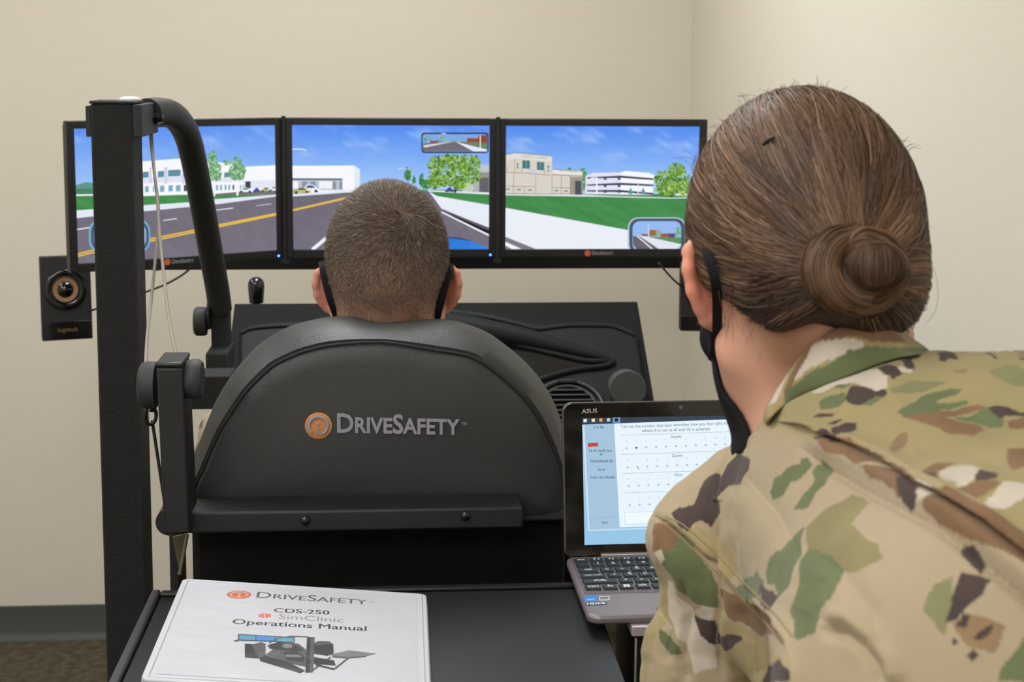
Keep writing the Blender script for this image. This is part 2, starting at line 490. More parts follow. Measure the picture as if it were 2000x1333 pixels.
for a in ((-20, 30), (350, 392), (150, 180), (590, 640)): p.poly([Z8(a[0],325),Z8(a[1],320),Z8(a[1],540),Z8(a[0],545)], (206, 212, 230))
for x0, x1, y0, y1 in ((50,140,385,465),(262,347,374,456),(400,570,358,445),(1155,1222,392,460),(605,640,350,440)):
    p.poly([Z8(x0,y0+4),Z8(x1,y0-4),Z8(x1,y1-4),Z8(x0,y1+4)], TEAL)
for x0, x1, y0, y1 in ((90,140,580,660),(195,215,578,655),(290,350,572,656),(405,465,568,650),(505,570,565,650),(1045,1075,565,636),(1100,1128,563,635),(1162,1188,562,632),(1212,1238,562,632),(1365,1385,562,624),(1405,1425,560,620)):
    p.poly([Z8(x0,y0),Z8(x1,y0-3),Z8(x1,y1-3),Z8(x0,y1)], (128, 172, 190))
for x0, x1, y0, y1 in ((612,656,562,648),(1268,1290,562,628),(1440,1512,515,610)):
    p.poly([Z8(x0,y0),Z8(x1,y0-3),Z8(x1,y1-3),Z8(x0,y1)], DKW)
p.poly([Z8(1040,680),Z8(1340,655),Z8(1990,630),Z8(1990,690),Z8(1040,700)], (118, 112, 112))
def car(P_, fn, x0, y0, x1, y1, col):
    W_, H_ = x1-x0, y1-y0
    P_.poly([fn(x0,y0+H_*0.55),fn(x0+W_*0.2,y0+H_*0.45),fn(x0+W_*0.35,y0),fn(x0+W_*0.65,y0),fn(x0+W_*0.82,y0+H_*0.45),fn(x1,y0+H_*0.6),fn(x1,y0+H_*0.9),fn(x0,y0+H_*0.9)], col)
    P_.poly([fn(x0+W_*0.3,y0+H_*0.42),fn(x0+W_*0.39,y0+H_*0.1),fn(x0+W_*0.62,y0+H_*0.1),fn(x0+W_*0.74,y0+H_*0.42)], (70, 78, 92))
    for k in (0.22, 0.78):
        c = fn(x0+W_*k, y0+H_*0.85); P_.ell(c[0], c[1], abs(fn(W_*0.085, 0)[0]-fn(0, 0)[0]), abs(fn(W_*0.085, 0)[0]-fn(0, 0)[0]), (44, 44, 50), 10)
car(p, Z8, 1340, 598, 1545, 662, (238, 242, 250)); car(p, Z8, 1545, 600, 1640, 658, (72, 62, 190)); car(p, Z8, 1640, 597, 1800, 652, (186, 184, 124)); car(p, Z8, 1750, 585, 1900, 640, (238, 242, 250))
TG = [(104, 160, 110), (132, 184, 134), (160, 204, 160), (84, 138, 92)]
for (tx, ty, rx, ry) in ((415, 312, 8, 18), (419, 336, 14, 18), (462, 318, 8, 12), (463, 336, 16, 17), (444, 318, 9, 4)):
    p.leaves(tx, ty, rx, ry, int(rx*ry*0.9), TG, 2.4)
p.line([(418, 352), (418, 384)], 2.5, (238, 240, 244)); p.line([(463, 352), (463, 382)], 4, (244, 246, 250))
p.poly([(120,413),(151,411),(278,401),(373,395),(421,389),(560,379),(560,382),(424,399),(373,404),(278,413),(151,426),(120,430)], (226, 232, 244))
lay = p.layer; p.layer += 1
up = lambda x: np.interp(x, [100,151,278,373,424,560],[433,426,413,404,399,381])
for i in range(44):
    xa, xb = 120+i*10, 130+i*10
    for j in range(8):
        f = lambda x, k: up(x) + (525-up(x))*k/8
        q = [(xa,f(xa,j)),(xb,f(xb,j)),(xb,f(xb,j+1)),(xa,f(xa,j+1))]
        p.poly(q, [asphalt(*c) for c in q], lay)
for dy in (0, 4.6):
    p.line([(120,504+dy),(176,490+dy),(295,466.5+dy*0.95),(385,448.5+dy*0.85),(427,439.5+dy*0.75),(560,413+dy*0.5)], 2.8, YEL)
p.line([(120,453),(178,444)], 2.2, (235, 238, 245)); p.line([(318,431),(345,427)], 2, (215, 218, 226)); p.line([(422,410.5),(455,406.5)], 1.8, (225, 228, 236)); p.line([(500,402),(530,398)], 1.4, (200, 203, 212))
def rrect(x0, y0, x1, y1, r, n=6):
    out = []
    for cx, cy, a0 in ((x1-r,y1-r,0),(x0+r,y1-r,90),(x0+r,y0+r,180),(x1-r,y0+r,270)):
        for k in range(n+1):
            a = math.radians(a0+90*k/n); out.append((cx+r*math.cos(a), cy+r*math.sin(a)))
    return out
p.poly(rrect(173,428,293,494,24), (120, 176, 205)); p.poly(rrect(177,431,290,491,22), (70, 92, 120)); p.poly(rrect(183,436,285,486,18), (150, 176, 205))
p.text('(2', (150.5, 262), (157, 262), (52, 104, 220))

def Z2(x, y): return (540+x*0.2326, 210+y*0.2326)
p = picC
p.grid(556, 235, 970, 385, 30, 16, sky((82, 138, 238), (172, 208, 252), 245, 375, 1.0, 22))
p.grid(556, 371, 970, 410, 30, 4, grass)
p.poly([Z2(60,490),Z2(655,488),Z2(700,520),Z2(700,700),Z2(60,725)], WHITE)
p.poly([Z2(655,488),Z2(700,520),Z2(700,690),Z2(655,690)], (226, 232, 246))
p.poly([Z2(60,596),Z2(555,598),Z2(555,692),Z2(60,700)], (186, 194, 210)); p.poly([Z2(60,594),Z2(555,597),Z2(555,612),Z2(60,610)], (92, 98, 112))
for a, b in ((215,258),(285,330),(470,500),(528,553)): p.poly([Z2(a,622),Z2(b,622),Z2(b,690),Z2(a,690)], (136, 146, 162))
p.poly([Z2(358,618),Z2(470,620),Z2(470,682),Z2(358,682)], (240, 243, 250)); p.poly([Z2(100,620),Z2(182,620),Z2(182,680),Z2(100,680)], (240, 243, 250))
car(p, Z2, 190, 648, 372, 716, (238, 241, 249)); car(p, Z2, 130, 672, 290, 722, (190, 188, 122))
p.poly([Z2(60,735),Z2(560,694),Z2(900,690),Z2(900,706),Z2(570,716),Z2(60,757)], (228, 234, 246))
roadC = [(540,386),(672,377),(836,373),(850,377),(960,464),(980,480),(980,520),(540,520)]
lay = p.layer; p.layer += 1
for i in range(42):
    xa, xb = 556+i*10, 566+i*10
    tp = lambda x: np.interp(x, [540,672,836,850,862,980],[386,377,373,376,410,478])
    for j in range(7):
        f = lambda x, k: tp(x) + (512-tp(x))*k/7
        q = [(xa,f(xa,j)),(xb,f(xb,j)),(xb,f(xb,j+1)),(xa,f(xa,j+1))]
        p.poly(q, [asphalt(*c) for c in q], lay)
p.poly([(838,374),Z2(1300,735),Z2(1790,820),Z2(1850,832),Z2(1850,1050),Z2(1790,1012),Z2(1390,856)], (232, 236, 247))
p.poly([Z2(1390,852),Z2(1850,1040),Z2(1850,1062),Z2(1390,868)], (96, 92, 104))
p.poly([Z2(1385,872),Z2(1850,1098),Z2(1850,1116),Z2(1385,884)], (244, 246, 252))
p.line([Z2(100,872),Z2(490,783),(740,372)], 4, YEL); p.line([Z2(300,1195),Z2(420,1096)], 6.5, (240, 243, 250))
for c in ((1700,480,1850,720,(188,196,206)),(1700,545,1850,720,(152,148,146)),(1560,640,1650,712,(196,200,190)),(1655,600,1700,716,(176,176,178)),(1705,590,1780,716,(98,98,104))):
    p.poly([Z2(c[0],c[1]),Z2(c[2],c[1]),Z2(c[2],c[3]),Z2(c[0],c[3])], c[4])
p.poly([Z2(1270,694),Z2(1850,716),Z2(1850,735),Z2(1270,706)], (226, 230, 238))
TL = [(92, 140, 48), (132, 176, 66), (164, 200, 92), (66, 106, 44), (112, 156, 64)]
for (cx, cy, rx, ry) in ((797, 340, 7, 12), (823, 350, 4, 10), (808, 351, 3, 8), (832, 360, 12, 9)):
    p.leaves(cx, cy, rx, ry, int(rx*ry*1.1), [(62, 128, 60), (84, 150, 72), (52, 112, 60)], 2.0)
p.line([Z2(1500,560),Z2(1500,716)], 4.5, (70, 58, 44)); car(p, Z2, 1415, 672, 1490, 712, (72, 62, 140))
for (cx, cy, rx, ry) in ((1340,500,70,90),(1480,470,120,80),(1620,480,90,90),(1640,580,80,60),(1360,610,90,60),(1480,600,110,60),(1530,640,80,40),(1330,640,60,40)):
    c = Z2(cx, cy); p.leaves(c[0], c[1], rx*0.2326, ry*0.2326, int(rx*ry*0.02)+20, TL, 2.6)
p.line([(571,291.5),(590,291.5),(598,293.5)], 2.0, (238, 240, 236)); p.line([Z2(1020,516),Z2(1050,510),Z2(1130,524),Z2(1136,600)], 1.2, (215, 226, 240))
p.poly([Z2(1425,1088),Z2(1520,1095),Z2(1650,1128),Z2(1790,1182),Z2(1850,1210),Z2(1850,1230),Z2(1425,1230)], [(40,120,216),(36,112,210),(48,128,224),(60,140,232),(60,140,232),(40,120,216),(40,120,216)])
p.poly([Z2(1425,1084),Z2(1520,1090),Z2(1650,1122),Z2(1600,1118),Z2(1500,1102),Z2(1425,1094)], (30, 66, 120))
p.poly(rrect(823,259,954,299,6), (34, 52, 78)); p.poly(rrect(825.5,262,951.5,296,5), (128, 168, 230)); 
def inner(poly, col): p.poly(poly, col)
inner([(826,280),(880,277),(951,279),(951,295),(826,295)], (112, 108, 116)); inner([(826,284),(880,277),(884,277),(830,288)], (220, 224, 236)); inner([(890,277),(951,292),(951,296),(925,296)], (228, 232, 244))
inner([(905,277),(951,281),(951,291)], (92, 140, 84)); p.leaves(834, 271, 5, 6, 20, TG, 1.6); p.leaves(863, 271, 5, 6, 20, TG, 1.6); p.leaves(880, 275, 25, 2, 30, TG, 1.4)
for q in ((912,270,934,278),(934,264,951,280),(840,275,855,279)): p.rect(q[0], q[1], q[2], q[3], (150, 74, 44))
for q in range(3): p.line([(934,267+q*4),(951,266.5+q*4)], 1.2, (96, 46, 34))
p.line([(938,264),(938,290)], 2.0, (230, 232, 238)); p.poly([(860,262),(866,259.5),(874,262)], (200, 214, 240))

def Z9(x, y): return (970+x*0.2, 290+y*0.2)
def Z3(x, y): return (960+x*0.2326, 220+y*0.2326)
p = picR
p.grid(975, 235, 1400, 390, 30, 16, sky((84, 140, 238), (172, 208, 252), 250, 380, 1.1, 22))
p.grid(975, 379, 1400, 460, 30, 8, grass)
p.poly([Z9(50,448),Z9(850,452),Z9(1060,462),Z9(1730,482),Z9(2200,470),Z9(2200,484),Z9(1700,490),Z9(1060,474),Z9(50,458)], (226, 232, 240))
p.leaves(*Z9(840,300), 7, 22, 120, [(76,140,86),(104,166,110)], 2.2); p.leaves(*Z9(712,205), 3, 3, 14, [(76,140,86)], 1.6)
p.poly([Z9(865,445),Z9(870,268),Z9(945,240),Z9(1215,235),Z9(1255,220),Z9(1490,240),Z9(1545,265),Z9(1530,290),Z9(1520,455),Z9(1210,452)], (228, 228, 246))
p.poly([Z9(1212,238),Z9(1255,220),Z9(1490,240),Z9(1545,265),Z9(1535,292),Z9(1522,455),Z9(1212,452)], (246, 248, 255))
for a, b, c in ((282,272,296),(352,342,356),(408,412,440)):
    p.poly([Z9(882,a),Z9(1212,b-6),Z9(1530,c-4),Z9(1530,c+14),Z9(1212,b+16),Z9(882,a+14)], (56, 64, 88))
    for x in (1060, 1195): p.poly([Z9(x-14,a-4),Z9(x+14,a-4),Z9(x+14,a+26),Z9(x-14,a+26)], (66, 74, 100))
p.line([Z9(978,285),Z9(978,440)], 2.6, (246, 248, 255)); p.line([Z9(920,292),Z9(978,285)], 1.6, (246, 248, 255)); p.line([Z9(1382,350),Z9(1382,440)], 1.8, (226, 236, 246))
for x in (1308, 1430): p.poly([Z9(x-24,438),Z9(x,380),Z9(x+24,438),Z9(x,450)], (92, 146, 158))
BE = (214, 210, 200); BE2 = (228, 225, 214); BR = (172, 128, 104)
p.poly([Z9(0,75),Z9(95,58),Z9(185,40),Z9(540,72),Z9(540,452),Z9(0,448)], BE)
p.poly([Z9(0,80),Z9(185,48),Z9(540,80),Z9(540,130),Z9(185,102),Z9(0,125)], (222, 222, 216)); p.line([Z9(0,76),Z9(185,42),Z9(540,74)], 1.4, (128, 124, 126))
for x0, x1, y0, y1 in ((250,325,115,196),(393,463,130,211)):
    p.poly([Z9(x0,y0),Z9(x1,y0+5),Z9(x1,y1+5),Z9(x0,y1)], (66, 120, 124)); p.line([Z9((x0+x1)/2,y0),Z9((x0+x1)/2,y1)], 0.9, (150, 190, 190)); p.line([Z9(x0,y1+8),Z9(x1,y1+14)], 1.6, (232, 226, 200))
for x in (205, 505):
    for k, yy in enumerate((155, 190) if x < 300 else (178, 214)): p.leaves(*Z9(x, yy), 2.0, 2.4, 9, [(96, 110, 112)], 1.0)
p.text('ORIENTAL  GARDEN', Z9(240,84), Z9(495,106), (150, 154, 156)); 
p.poly([Z9(310,205),Z9(398,205),Z9(398,262),Z9(310,258)], (206, 206, 216))
p.line([Z9(95,235),Z9(310,243),Z9(540,265)], 1.2, BR); p.line([Z9(95,368),Z9(380,376)], 1.2, BR); p.line([Z9(95,440),Z9(540,448)], 1.2, BR)
for x, y0, y1 in ((165,240,440),(380,262,440),(272,372,440),(246,190,240),(468,205,258),(176,100,235),(104,175,235)): p.line([Z9(x,y0),Z9(x,y1)], 1.0, BR)
p.poly([Z9(540,205),Z9(835,220),Z9(842,455),Z9(540,450)], BE); p.poly([Z9(548,208),Z9(835,226),Z9(835,262),Z9(548,248)], (230, 230, 226)); p.line([Z9(540,203),Z9(838,220)], 1.3, (140, 126, 124))
p.text('RESTAURANT', Z9(600,222), Z9(800,238), (160, 162, 164)); p.line([Z9(540,256),Z9(838,272)], 1.6, BR)
p.poly([Z9(720,278),Z9(842,280),Z9(842,455),Z9(720,450)], (158, 150, 144)); p.poly([Z9(765,315),Z9(826,316),Z9(826,453),Z9(765,452)], (74, 80, 86))
for x in (540, 632, 718): p.line([Z9(x,262),Z9(x,446)], 1.0, BR)
p.line([Z9(540,382),Z9(718,386)], 1.2, BR); p.line([Z9(540,440),Z9(718,446)], 1.2, BR)
for x, y in ((108,398),(218,402),(325,406),(584,412),(676,415)): p.poly([Z9(x-18,y-6),Z9(x+18,y-6),Z9(x+18,y+7),Z9(x-18,y+7)], (84, 142, 112))
p.line([Z3(1508,660),Z3(1508,712)], 3.6, (60, 60, 46)); p.poly([Z3(1540,680),Z3(1700,684),Z3(1700,698),Z3(1540,696)], (230, 234, 240))
for (cx, cy, rx, ry) in ((1550,480,70,55),(1440,560,80,70),(1580,570,90,80),(1480,640,110,50),(1620,640,60,50),(1530,655,70,25)):
    c = Z3(cx, cy); p.leaves(c[0], c[1], rx*0.2326, ry*0.2326, int(rx*ry*0.022)+20, TL, 2.6)
p.poly([Z3(20,780),Z3(120,800),Z3(1140,985),Z3(2000,1140),Z3(2000,1300),Z3(20,1300)], (234, 238, 247))
p.poly([Z3(20,1000),Z3(110,1040),Z3(370,1145),Z3(430,1180),Z3(430,1230),Z3(20,1230)], (126, 120, 132)); p.poly([Z3(20,1040),Z3(110,1082),Z3(245,1142),Z3(310,1180),Z3(230,1180),Z3(110,1112),Z3(20,1070)], (244, 246, 252))
p.poly(rrect(1226,424.5,1340,497,20), (176, 196, 214)); p.poly(rrect(1229,427,1337,495,18), (66, 82, 104)); p.poly(rrect(1235,432,1330,491,14), (150, 186, 240))
pm = p
p.poly([(1236,461),(1330,466),(1328,478),(1318,490),(1246,490),(1236,478)], (104, 100, 110)); p.poly([(1247,460),(1330,472),(1330,479),(1316,490),(1292,490)], (226, 230, 240)); p.line([(1244,461),(1278,490)], 2.2, (240, 242, 248))
p.poly([(1262,462),(1330,464),(1330,477)], (96, 142, 92)); 
for q in ((1268,449,1281,461,(160,104,58)),(1281,449,1290,461,(150,168,150)),(1253,457,1266,461,(150,80,60)),(1290,456,1306,463,(156,92,60)),(1305,456,1318,464,(92,70,120))): p.rect(*q)
p.line([(1266,437),(1266,464)], 1.4, (222, 230, 240)); p.leaves(1324, 453, 5, 12, 34, TG, 1.8)
picL.build('screen_image', screen_m, tL); picC.build('screen_image', screen_m, tC); picR.build('screen_image', screen_m, tR)

# ------------------------------------------------------------------ simulator steel frame
YP = 1.97
def xz(px, py, Y): q = PY(px, py, Y); return q.x, q.z
px0 = PY(190, 700, YP).x; px1 = PY(272, 700, YP).x
PWD = 0.064
ptop = PY(215, 203, YP).z
fr = thing('support_post', 'black powder-coated square steel post with arched grab tube', 'post', ((px0+px1)/2, YP+PWD/2, 0), None)
MB().box((px0, YP, 0.008), (px1, YP+PWD, ptop)).build('post', steel_m, fr, bevel=0.003)
MB().box((px0-0.001, YP-0.001, ptop), (px1+0.003, YP+PWD, ptop+0.004)).build('post_cap', steel2_m, fr, bevel=0.0012)
q0 = PY(243, 196, YP+0.03)
MB().lathe((px0+0.044, YP+0.050, ptop+0.003), (0, 0, 0.006), [(0.014, 0), (0.014, 0.5), (0.010, 0.85), (0.004, 1.0)], 24).build('white_cap', white_m, fr, smooth=50)
zb0 = PY(270, 268, YP).z
MB().box((px0-0.007, YP+0.004, zb0), (px0, YP+PWD+0.03, ptop-0.003)).build('side_plate', steel2_m, fr, bevel=0.001)
MB().box((px1, YP-0.003, zb0), (px1+0.012, YP+PWD+0.06, ptop-0.001)).build('side_plate', steel2_m, fr, bevel=0.001)
bc = Vector((px1+0.012, YP+0.095, PY(300, 232, YP+0.095).z))
MB().lathe(bc, (0.012, 0, 0), [(0.0085, 0), (0.0085, 0.5), (0.0065, 0.52), (0.0065, 1.0)], 6).build('bolt', blackg_m, fr)
# arched grab tube from the post top down to the dashboard upright
tp = [PY(288, 220, YP+0.10), PY(308, 218, YP+0.14), PY(332, 222, YP+0.19), PY(352, 240, YP+0.25), PY(368, 272, YP+0.30), PY(382, 330, YP+0.36), PY(397, 410, YP+0.42), PY(412, 495, YP+0.47), PY(424, 562, YP+0.50), PY(430, 606, YP+0.515)]
MB().tube(catmull(tp, 8), 0.0205, 24).build('arched_tube', steel2_m, fr, smooth=60)
YU = YP+0.515
x0, zt = xz(413, 596, YU); x1, zb = xz(450, 700, YU)
MB().box((x0, YU-0.012, zb-0.02), (x1, YU+0.022, zt)).build('upright', steel_m, fr, bevel=0.002)
x0, zt = xz(404, 686, YU-0.05); x1, _ = xz(447, 700, YU-0.05)
MB().box((x0, YU-0.07, PY(404, 732, YU-0.06).z), (x1, YU+0.03, zt)).build('base_block', steel_m, fr, bevel=0.003)
kc = PY(407, 628, YU); ka = Vector((-1, 0, 0))
MB().lathe(kc, (-0.024, 0, 0), [(0.006, 0), (0.006, 0.1), (0.024, 0.12), (0.0255, 0.3), (0.0255, 0.85), (0.022, 1.0)], 20).build('clamp_knob', knob_m, fr, smooth=40)
MB().lathe(kc+Vector((0.004, 0, 0.012)), (-0.004, 0, 0), [(0.026, 0), (0.026, 1)], 20).build('washer', steel2_m, fr)
# side rail running forward below the driver's arm, plus floor base
x0, zt = xz(362, 736, 2.15); _, zb = xz(362, 801, 2.15)
MB().box((x0, 2.15, zb), (PY(450, 770, 2.15).x, 2.21, zt)).build('side_rail', steel_m, fr, bevel=0.002)
xs = (px0+px1)/2
pf = thing('simulator_platform', 'low black steel floor platform under the driver seat and dashboard', 'platform', (0.0, 2.4, 0.0))
MB().box((xs-0.07, YP-0.04, 0.0), (px1+0.012, YP+0.10, 0.008)).build('base_plate', steel_m, fr, bevel=0.002)
MB().box((px1+0.02, 1.73, 0.0), (px1+0.10, 3.04, 0.05)).build('floor_rail', steel_m, pf, bevel=0.004)
MB().box((0.35, 1.73, 0.0), (0.43, 3.04, 0.05)).build('floor_rail', steel_m, pf, bevel=0.004)
MB().box((px1+0.02, 2.96, 0.05), (0.43, 3.04, 0.12)).build('cross_rail', steel_m, pf, bevel=0.004)
MB().box((px1+0.02, 1.73, 0.05), (0.43, 2.96, 0.18)).build('deck', steel_m, pf, bevel=0.004)
ms = thing('monitor_stand', 'black steel column and bar carrying the monitors and speakers', 'stand', ((cx0+cx1)/2, YM+0.11, 0.0))
zmid = (cz0+cz1)/2; xmid = (cx0+cx1)/2
MB().box((xmid-0.16, YM-0.02, 0.0), (xmid+0.16, YM+0.26, 0.012)).build('foot_plate', steel_m, ms, bevel=0.003)
MB().box((xmid-0.04, YM+0.07, 0.012), (xmid+0.04, YM+0.15, zmid+0.06)).build('monitor_column', steel_m, ms, bevel=0.003)
MB().box((xmid-0.16, YM+0.048, zmid-0.03), (xmid+0.16, YM+0.075, zmid+0.03)).build('monitor_bracket', steel_m, ms, bevel=0.003)
MB().box((xmid-0.70, YM+0.165, cz0-0.05), (xmid+0.72, YM+0.19, cz0-0.02)).build('speaker_bar', steel2_m, ms, bevel=0.003)
MB().box((xmid-0.03, YM+0.14, cz0-0.05), (xmid+0.03, YM+0.19, cz0-0.02)).build('speaker_bar_clamp', steel2_m, ms, bevel=0.003)

# ------------------------------------------------------------------ speakers
def speaker(label, Y, a, b, turn, texted=True):
    (x0, z1), (x1, z0) = xz(*a, Y), xz(*b, Y)
    W_, H_ = x1-x0, z1-z0
    t = thing('speaker', label, 'speaker', ((x0+x1)/2, Y+0.03, z0), 'small black speakers')
    MB().box((x0, Y, z0), (x1, Y+0.06, z1)).build('cabinet', mat_spk, t, bevel=0.002)
    MB().box((x0+0.001, Y-0.0015, z0+0.001), (x1-0.001, Y+0.001, z0+H_*0.222)).build('gloss_strip', blackg_m, t, bevel=0.0005)
    c = Vector((x0+W_*0.49, Y, z0+H_*0.60)); n = Vector((0, -1, 0))
    R = W_*0.415
    MB().lathe(c+n*0.0005, n*0.004, [(R, -0.3), (R, 0.5), (R*0.93, 1.0), (R*0.66, 0.2), (R*0.62, 0.0)], 40).build('trim_ring', blackg_m, t, smooth=50)
    MB().lathe(c+n*0.002, n*0.003, [(R*0.68, 0), (R*0.68, 0.6), (R*0.64, 1.0), (R*0.60, 0.5), (R*0.60, 0)], 36).build('surround', rubber_m, t, smooth=50)
    MB().lathe(c+n*0.0030, n*0.0016, [(R*0.60, 0), (R*0.60, 1.0), (R*0.42, 0.7), (R*0.40, 0.4)], 36).build('cone', cone_m, t, smooth=50)
    MB().lathe(c+n*0.0030, n*0.008, [(R*0.40, 0), (R*0.37, 0.25), (R*0.3, 0.5), (R*0.18, 0.85), (R*0.05, 1.0)], 30).build('dust_cap', blackg_m, t, smooth=70)
    if texted:
        text_between('logitech', (x0+W_*0.31, Y-0.0018, z0+H_*0.10), (x0+W_*0.70, Y-0.0018, z0+H_*0.10), (0, 0, 1), n, 0.0003, 0.0003, hscale=1.05).build('brand_lettering', mat_lg, t)
    MB().box((x0+W_*0.40, Y+0.055, z1-0.06), (x0+W_*0.60, YM+0.18, z1-0.03)).build('bracket', steel2_m, t)
    t.rotation_euler = (-0.10, 0, turn)
mat_spk = mat('speaker_cabinet', (30, 29, 28), 0.7, bump=(300, 0.15, 0.001))
mat_lg = mat('logitech_print', (122, 98, 56), 0.4)
speaker('small black speaker with tan cone hanging below the monitor at the post end', YM+0.03, (71, 505), (173, 667), 0.27)
speaker('small black speaker half hidden by the mask of the person with a hair bun', YM+0.03, (1336, 518), (1438, 650), -0.12)

# ------------------------------------------------------------------ cables and cords
def cable(label, pts, r, m, name='cable', cat='cable', grp=None):
    mb = MB(); mb.tube(catmull(pts, 8), r, 8)
    return tag(mb.build(name, m, None, smooth=80, loc=tuple(pts[0])), label, cat, grp)
cable('thin black cable looping close under the monitor at the post end', [PY(258, 512, YM+0.02), PY(282, 521, YM+0.02), PY(305, 527, YM+0.02), PY(330, 520, YM+0.02), PY(352, 511, YM+0.0)], 0.0028, black_m)
cable('thin black cable running from monitor edge down to the tan-coned speaker', [PY(386, 508, YM+0.0), PY(362, 533, YM+0.03), PY(325, 555, YM+0.04), PY(284, 571, YM+0.05), PY(230, 590, YM+0.06), PY(178, 607, YM+0.065), PY(170, 609, YM+0.06)], 0.0024, black_m)
cable('thin black cable dropping from the lawn monitor to the speaker beside the mask', [PY(1287, 514, YM-0.1), PY(1300, 530, YM-0.05), PY(1318, 549, YM), PY(1336, 563, YM+0.04), PY(1345, 567, YM+0.07)], 0.0022, black_m)
cd1 = [PY(293, 262, YP+0.11), PY(297, 300, YP+0.08), PY(303, 350, YP+0.04), PY(309, 400, YP+0.02), PY(309, 450, YP+0.0), PY(303, 510, YP-0.02), PY(295, 590, YP-0.05), PY(288, 650, YP-0.12), PY(285, 700, YP-0.20), PY(284, 735, YP-0.26)]
cd2 = [PY(296, 262, YP+0.11), PY(300, 320, YP+0.07), PY(307, 390, YP+0.02), PY(312, 460, YP-0.02), PY(319, 530, YP-0.07), PY(327, 600, YP-0.14), PY(336, 655, YP-0.21), PY(346, 702, YP-0.27)]
mb = MB(); mb.tube(catmull(cd1, 8), 0.0021, 8); mb.tube(catmull(cd2, 8), 0.0021, 8)
tag(mb.build('cord', cord_m, None, smooth=80, loc=tuple(cd1[0])), 'thin off-white woven cord hanging in a loop from the square post', 'cord')

# ------------------------------------------------------------------ dashboard console
A_, B_ = PY(450, 593, 2.74), PY(1245, 590, 2.74)
A_.z = B_.z = (A_.z+B_.z)/2
C_ = PY(1275, 775, 2.54)
DX = Vector((1, 0, 0)); DN = (C_-B_).cross(DX); DN = -DN if DN.y > 0 else DN; DN.x = 0
DD = Vector((0, C_.y-B_.y, C_.z-B_.z)).normalized(); DN = Vector((0, -DD.z, DD.y)).normalized()
DN = DN if DN.y < 0 else -DN
if DN.z < 0: DN = -DN
da = thing('dashboard', 'black moulded dashboard console with round air vent and knob', 'dashboard', ((A_.x+B_.x)/2, 2.6, 0.18))
def dp(px, py, off=0.0): return PPL(px, py, B_ + DN*off, DN)
L0 = A_.x+0.008; L1 = B_.x
pr = [(2.74, A_.z), (2.74, 0.18), (2.60, 0.18), (2.50, 0.90), (2.50, C_.z-0.06), (2.50, C_.z-0.035)]
pl = B_ + DD*0.30
MB().prism([Vector((L0, 2.74, A_.z)), Vector((L0, 2.90, A_.z-0.09)), Vector((L0, 2.90, 0.18)), Vector((L0, 2.62, 0.18)), Vector((L0, pl.y+0.05, pl.z-0.12)), Vector((L0, pl.y, pl.z))], (L1-L0, 0, 0)).build('housing', matte_m, da, bevel=0.002)
# moulded cover, raised from the housing
edge = [(470,652),(492,643),(545,638),(620,636),(760,610),(860,608),(950,620),(1010,634),(1050,644),(1085,640),(1120,637),(1190,638),(1215,645),(1240,655),(1246,690),(1262,790),(1268,830),(470,830)]
MB().prism([dp(*q, 0.001) for q in edge], DN*0.014).build('moulded_cover', dash_m, da, bevel=0.005, seg=3)
ridge = catmull([dp(x, y, 0.015) for x, y in [(470,652),(492,643),(545,638),(620,636),(760,611),(860,609),(950,621),(1010,634),(1050,644),(1085,640),(1120,637),(1190,638),(1215,645),(1241,656)]], 6)
MB().tube(ridge, 0.0042, 10).build('cover_piping', dash_m, da, smooth=80)
hood = catmull([dp(x, y, 0.018) for x, y in [(800,650),(850,646),(890,642),(950,650),(1030,664),(1100,681),(1160,695),(1192,704)]], 8)
n_ = len(hood)
MB().tube(hood, [0.036*(1-0.86*(i/(n_-1))**1.3) for i in range(n_)], 16).build('instrument_hood', dash_m, da, smooth=80)
lip = catmull([dp(x, y, 0.017) for x, y in [(980,668),(1040,682),(1100,696),(1150,706),(1196,706),(1180,716),(1130,722),(1080,734),(1040,748)]], 6)
MB().tube(lip, 0.006, 10).build('instrument_lip', dash_m, da, smooth=80)
MB().prism([dp(x, y, 0.0155) for x, y in [(960,668),(1040,682),(1150,708),(1186,707),(1130,720),(1080,732),(1000,765),(940,760)]], DN*0.001).build('instrument_glass', blackg_m, da)
vc = dp(1112, 796, 0.016)
vx = Vector((1, 0, 0)); vy = -DD
def ringpts(c, rx, ry, n=40): return [c + vx*rx*math.cos(2*math.pi*i/n) + vy*ry*math.sin(2*math.pi*i/n) for i in range(n+1)]
MB().tube(ringpts(vc, 0.062, 0.062), 0.0055, 10).build('vent_ring', black_m, da, smooth=80)
MB().tube(ringpts(vc+DN*0.002, 0.048, 0.048), 0.004, 10).build('vent_ring', black_m, da, smooth=80)
for k in range(7):
    s_ = -0.036+k*0.012; hw = math.sqrt(max(0.0, 0.046**2-s_*s_))
    MB().obox(vc+vy*s_+DN*0.001, vx, vy, DN, (hw, 0.0016, 0.006)).build('louvre', black_m, da)
MB().obox(vc+vy*0.0555+DN*0.006, vx, vy, DN, (0.018, 0.003, 0.0015)).build('vent_tab', blackg_m, da)
kc = dp(1222, 757, 0.014)
MB().lathe(kc, (Vector((0.0, -1.0, 0.12)).normalized())*0.030, [(0.033, -0.3), (0.033, 0.4), (0.034, 0.7), (0.034, 0.93), (0.032, 1.0)], 36).build('round_knob', mat('disc_grey', (66, 71, 70), 0.7), da, smooth=40)
